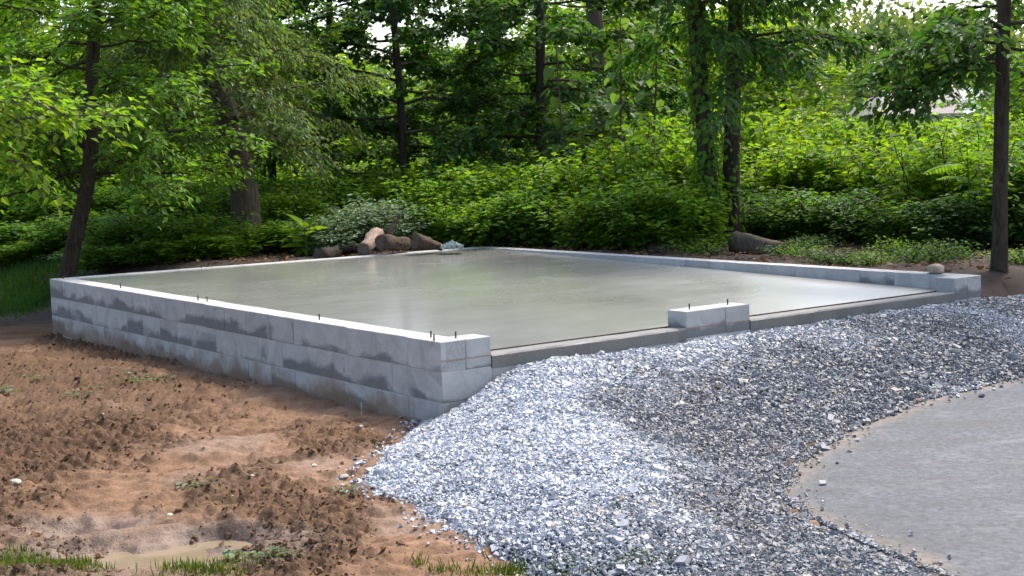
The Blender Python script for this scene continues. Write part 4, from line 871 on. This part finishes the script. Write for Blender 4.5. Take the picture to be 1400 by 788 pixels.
def gp_(px, py, d, up=0.0):
    p = at(px, py, d); return p
d0 = 17.0
log('pale log with its bark stripped off, in the middle of the log pile', at(497, 342, 16.9), at(516, 322, 17.6), .095, .12, PALEWOOD, 1)
log('thick short brown log lying beside the stripped pale log', at(521, 333, 16.9), at(556, 334, 17.3), .125, .10, BARK_LOG, 2)
log('long tapering brown log at the right end of the pile', at(568, 331, 16.9), at(604, 340, 17.15), .13, .05, BARK_LOG, 3)
log('upright crooked stick of wood standing behind the pile', at(531, 325, 17.5), at(543, 300, 17.6), .055, .03, BARK_LOG, 4)
log('dark rotting log at the left end of the pile', at(436, 350, 16.8), at(464, 345, 17.4), .10, .11, BARK, 5)
log('dark thin log lying between the rotting log and the stripped log', at(466, 343, 17.4), at(492, 341, 17.2), .07, .06, BARK, 6)
log('weathered grey fallen log at the foot of the twin ivy trunks', at(1010, 333, 16.6), at(1072, 340, 15.6), .19, .10, BARK_GREY, 7, group=None, name='fallen_log')
log('dark fallen log in the shade left of the ivy trunk', at(880, 338, 17.4), at(918, 341, 16.6), .10, .08, BARK, 8, group=None, name='fallen_log')
def rock(label, p, dims, seed, col, name='stone', group=None, mat=ROCK):
    bm = bmesh.new(); bmesh.ops.create_icosphere(bm, subdivisions=2, radius=1.0); r = np.random.default_rng(seed); ph = r.random(3) * 6
    for v_ in bm.verts:
        q = v_.co; f_ = 1 + .16 * math.sin(3 * q.x + ph[0]) * math.cos(2.5 * q.y + ph[1]) + .08 * math.sin(6 * q.z + ph[2]) + .05 * (r.random() - .5); v_.co = Vector((q.x * dims[0] * f_, q.y * dims[1] * f_, q.z * dims[2] * f_))
    me = bpy.data.meshes.new(name); bm.to_mesh(me); bm.free(); me.materials.append(mat); ca = me.color_attributes.new('Col', 'FLOAT_COLOR', 'POINT')
    for i, v_ in enumerate(me.vertices): k_ = .8 + .4 * r.random(); ca.data[i].color = (col[0] * k_, col[1] * k_, col[2] * k_, 1)
    for p_ in me.polygons: p_.use_smooth = len(me.vertices) > 20 and dims[0] > .08
    o = bpy.data.objects.new(name, me); o.location = Vector([float(a) for a in p]); o.rotation_euler = (0, 0, r.random() * 3); link(o); return tag(o, label, 'stone', group)
pr = onz(1314, 375, ZT); rock('tan field stone resting on the right hand corner of the block wall', W3(FW - .1, .42, ZT + .042), (.115, .085, .05), 3, (.34, .27, .2), 'field_stone')
for i, (a, b_, s_) in enumerate([(22, 676, .030), (430, 649, .016), (232, 712, .014), (315, 688, .018), (64, 612, .014), (172, 767, .012), (140, 570, .014), (345, 668, .013), (600, 612, .0), (470, 655, .02)]):
    if s_ == 0: continue
    p = onz(a, b_, .02); z = gz(p[0], p[1]); rock('palest and largest stone on the dark soil at the left edge' if i == 0 else ['', 'small pale stone near the toe of the gravel, between soil and gravel', 'small pale stone in the middle of the smooth clay', 'pale pebble on the clay above the dark ridge of soil', 'pale pebble on the dark churned soil at far left', 'pale pebble at the rim of the largest puddle', 'pale pebble on the dark soil below the left wall', 'pale pebble at the upper end of the dark soil ridge', '', 'pale stone just outside the pointed left tip of the gravel'][i], (p[0], p[1], z + s_ * .25), (s_ * 1.3, s_, s_ * .6), 30 + i, (.36, .35, .29), 'stone', None if i == 0 else 'small pale stones on the soil')
def flat_leaf(label, p, ln, mat, seed, name='fallen_leaf'):
    r = np.random.default_rng(seed); mb = MB(); a = r.random() * 6; V, Fc, k = leaf_arrays(np.array([p]), np.array([[math.cos(a), math.sin(a), .1]]), np.array([[.1, 0, 1.0]]), ln, ln * .6, 'hex'); mb.add(V, Fc); tag(mb.obj(name, mat), label, 'leaf')
p = onz(1261, 509, .26); flat_leaf('rust red dead leaf on the dark gravel at the right', (p[0], p[1], float(gravel_z(p[:1], p[1:2])[0]) + .03), .06, LITTER, 1)
p = onz(416, 382, ZT - .03); flat_leaf('tiny yellow green leaf on the wet slab', (p[0], p[1], ZT - .006 - .119 * (1 - (uv(p[0], p[1])[1] - .2) / (FD - .4)) + .012), .05, LEAF_LIME, 2)
p = onz(494, 566, .05); mb = MB(); z = gz(p[0], p[1]); tube(mb, [[p[0], p[1], z - .02], [p[0] + .004, p[1], z + .06], [p[0], p[1] + .01, z + .10]], .005, 6); tag(mb.obj('wooden_stake', plain('pale_stake', (.45, .36, .24))), 'short thin pale stake stuck upright in the soil near the front corner', 'stake')
# pale scrap heap at the right end of the logs: crumpled plastic sheet
g0 = at(618, 334, 17.3); r = np.random.default_rng(77); n = 20; gx, gy = np.meshgrid(np.linspace(-1, 1, n), np.linspace(-1, 1, n)); zz = .06 * np.exp(-2.5 * (gx ** 2 + gy ** 2)) * (.4 + fbm(gx, gy, .5, 3, 5)) + .07 * (r.random((n, n)) - .3); gx = gx + .12 * (r.random((n, n)) - .5); gy = gy + .12 * (r.random((n, n)) - .5)
k0 = (np.arange(n - 1)[:, None] * n + np.arange(n - 1)).ravel(); qd = np.stack([k0, k0 + 1, k0 + n + 1, k0 + n], 1)
tag(obj('plastic_sheet', mesh_np('plastic_sheet', np.stack([g0[0] + .14 * gx, g0[1] + .12 * gy, g0[2] - .05 + zz], -1).reshape(-1, 3), qd, LITTERW)), 'small crumpled whitish plastic sheet right of the log pile', 'plastic sheet')

# grass
def grass(label, spots, h, mat, seed, wd=.0042):
    r = np.random.default_rng(seed); mb = MB()
    for (px, py, rx, ry, n) in spots:
        c = onz(px, py, 0); x = c[0] + rx * r.normal(0, .5, n); y = c[1] + ry * r.normal(0, .5, n)
        u, v = uv(x, y); kk = ~((u > -.03) & (v > 0) & (v < FD + .05)); x, y = x[kk], y[kk]; n = len(x); z = ground_z(x, y); inn = inside(x, y, gpoly); z = np.where(inn, np.maximum(z, gravel_z(x, y) - .02), z)
        a = r.random(n) * 6.28; hh = h * (.3 + 1.2 * r.random(n) ** 1.5); add_leaves(mb, np.stack([x, y, z - .01], 1), np.stack([np.cos(a) * (.2 + r.random(n)), np.sin(a) * (.2 + r.random(n)), .9 + 0 * a], 1), np.stack([np.cos(a), np.sin(a), .3 + 0 * a], 1), hh, wd * (.7 + .6 * r.random(n)), 'hex', r, .4, fold=.1, droop=.35)
    tag(mb.obj('grass', mat), label, 'grass', kind='stuff')
grass('short green grass tufts in the mud along the bottom edge', [(50, 784, .34, .13, 1000), (95, 778, .13, .09, 300), (25, 770, .14, .07, 240), (115, 768, .05, .03, 60), (290, 789, .22, .10, 480), (262, 782, .08, .05, 120), (350, 766, .12, .05, 120), (235, 785, .06, .04, 60)], .042, GRASS, 5)
grass('sparse green weeds along the toe of the gravel at the bottom edge', [(700, 780, .10, .06, 260), (775, 784, .09, .05, 240), (870, 790, .2, .05, 500), (655, 785, .1, .05, 120), (570, 775, .05, .04, 60), (610, 783, .08, .04, 80), (740, 796, .15, .05, 200)], .045, GRASS, 6)
grass('lush grass patch at the left edge beyond the dark soil', [(25, 412, 1.1, 1.0, 5200), (-50, 412, 1.6, 1.4, 4600), (30, 400, 1.0, 1.0, 3600), (45, 420, .5, .7, 1600)], .08, LEAF_DARK, 7, .009)
mbw = MB(); r = np.random.default_rng(9)
for (a, b_, n, s_) in [(190, 525, 60, .10), (215, 520, 40, .08), (120, 537, 40, .08), (110, 550, 30, .07), (10, 540, 40, .08), (40, 522, 30, .07), (480, 672, 20, .04), (265, 680, 25, .05), (375, 770, 40, .05), (330, 765, 40, .05)]:
    c = onz(a, b_, .02); x = c[0] + s_ * 1.6 * r.normal(0, .6, n); y = c[1] + s_ * r.normal(0, .6, n); an = r.random(n) * 6.28; ll = .04 * (.5 + r.random(n)); add_leaves(mbw, np.stack([x, y, ground_z(x, y) + .01 + .025 * r.random(n)], 1), np.stack([np.cos(an), np.sin(an), .3 * r.random(n)], 1), np.tile([0, 0, 1.0], (n, 1)) + r.normal(0, .3, (n, 3)), ll, ll * .5, 'hex', r, .4)
tag(mbw.obj('weed_cover', leaf_mat('weed_leaf', (.11, .15, .07), .3)), 'thin scatter of small weeds growing on the bare soil', 'weeds', kind='stuff')
# leaf litter under the thicket on the right
n = 5200; r = np.random.default_rng(10); u_ = r.random(n) * (FW + 3.5) + .8; v_ = r.random(n) * 9.5 + .2
xy = F0[None, :2] + A_[None, :2] * u_[:, None] + B_[None, :2] * v_[:, None]; kk = (u_ > FW + .06) | (v_ > FD + .06); xy = xy[kk]; n = len(xy); an = r.random(n) * 6.28; ll = .07 * (.5 + r.random(n)); mb = MB()
V, Fc, k = leaf_arrays(np.c_[xy, ground_z(xy[:, 0], xy[:, 1]) + .012 + .02 * r.random(n)], np.stack([np.cos(an), np.sin(an), r.normal(0, .25, n)], 1), np.tile([0, 0, 1.0], (n, 1)) + r.normal(0, .35, (n, 3)), ll, ll * .6, 'quad'); b_ = .35 + .9 * r.random(n); mb.add(V, Fc, np.repeat(np.stack([b_, b_ * (.8 + .4 * r.random(n)), b_], 1), k, 0))
tag(mb.obj('leaf_litter', leaf_mat('litter_leaf', (.17, .095, .055), .15, (.2, .1, .05), .8, .1)), 'brown leaf litter on the ground behind the foundation', 'leaf litter', kind='stuff')
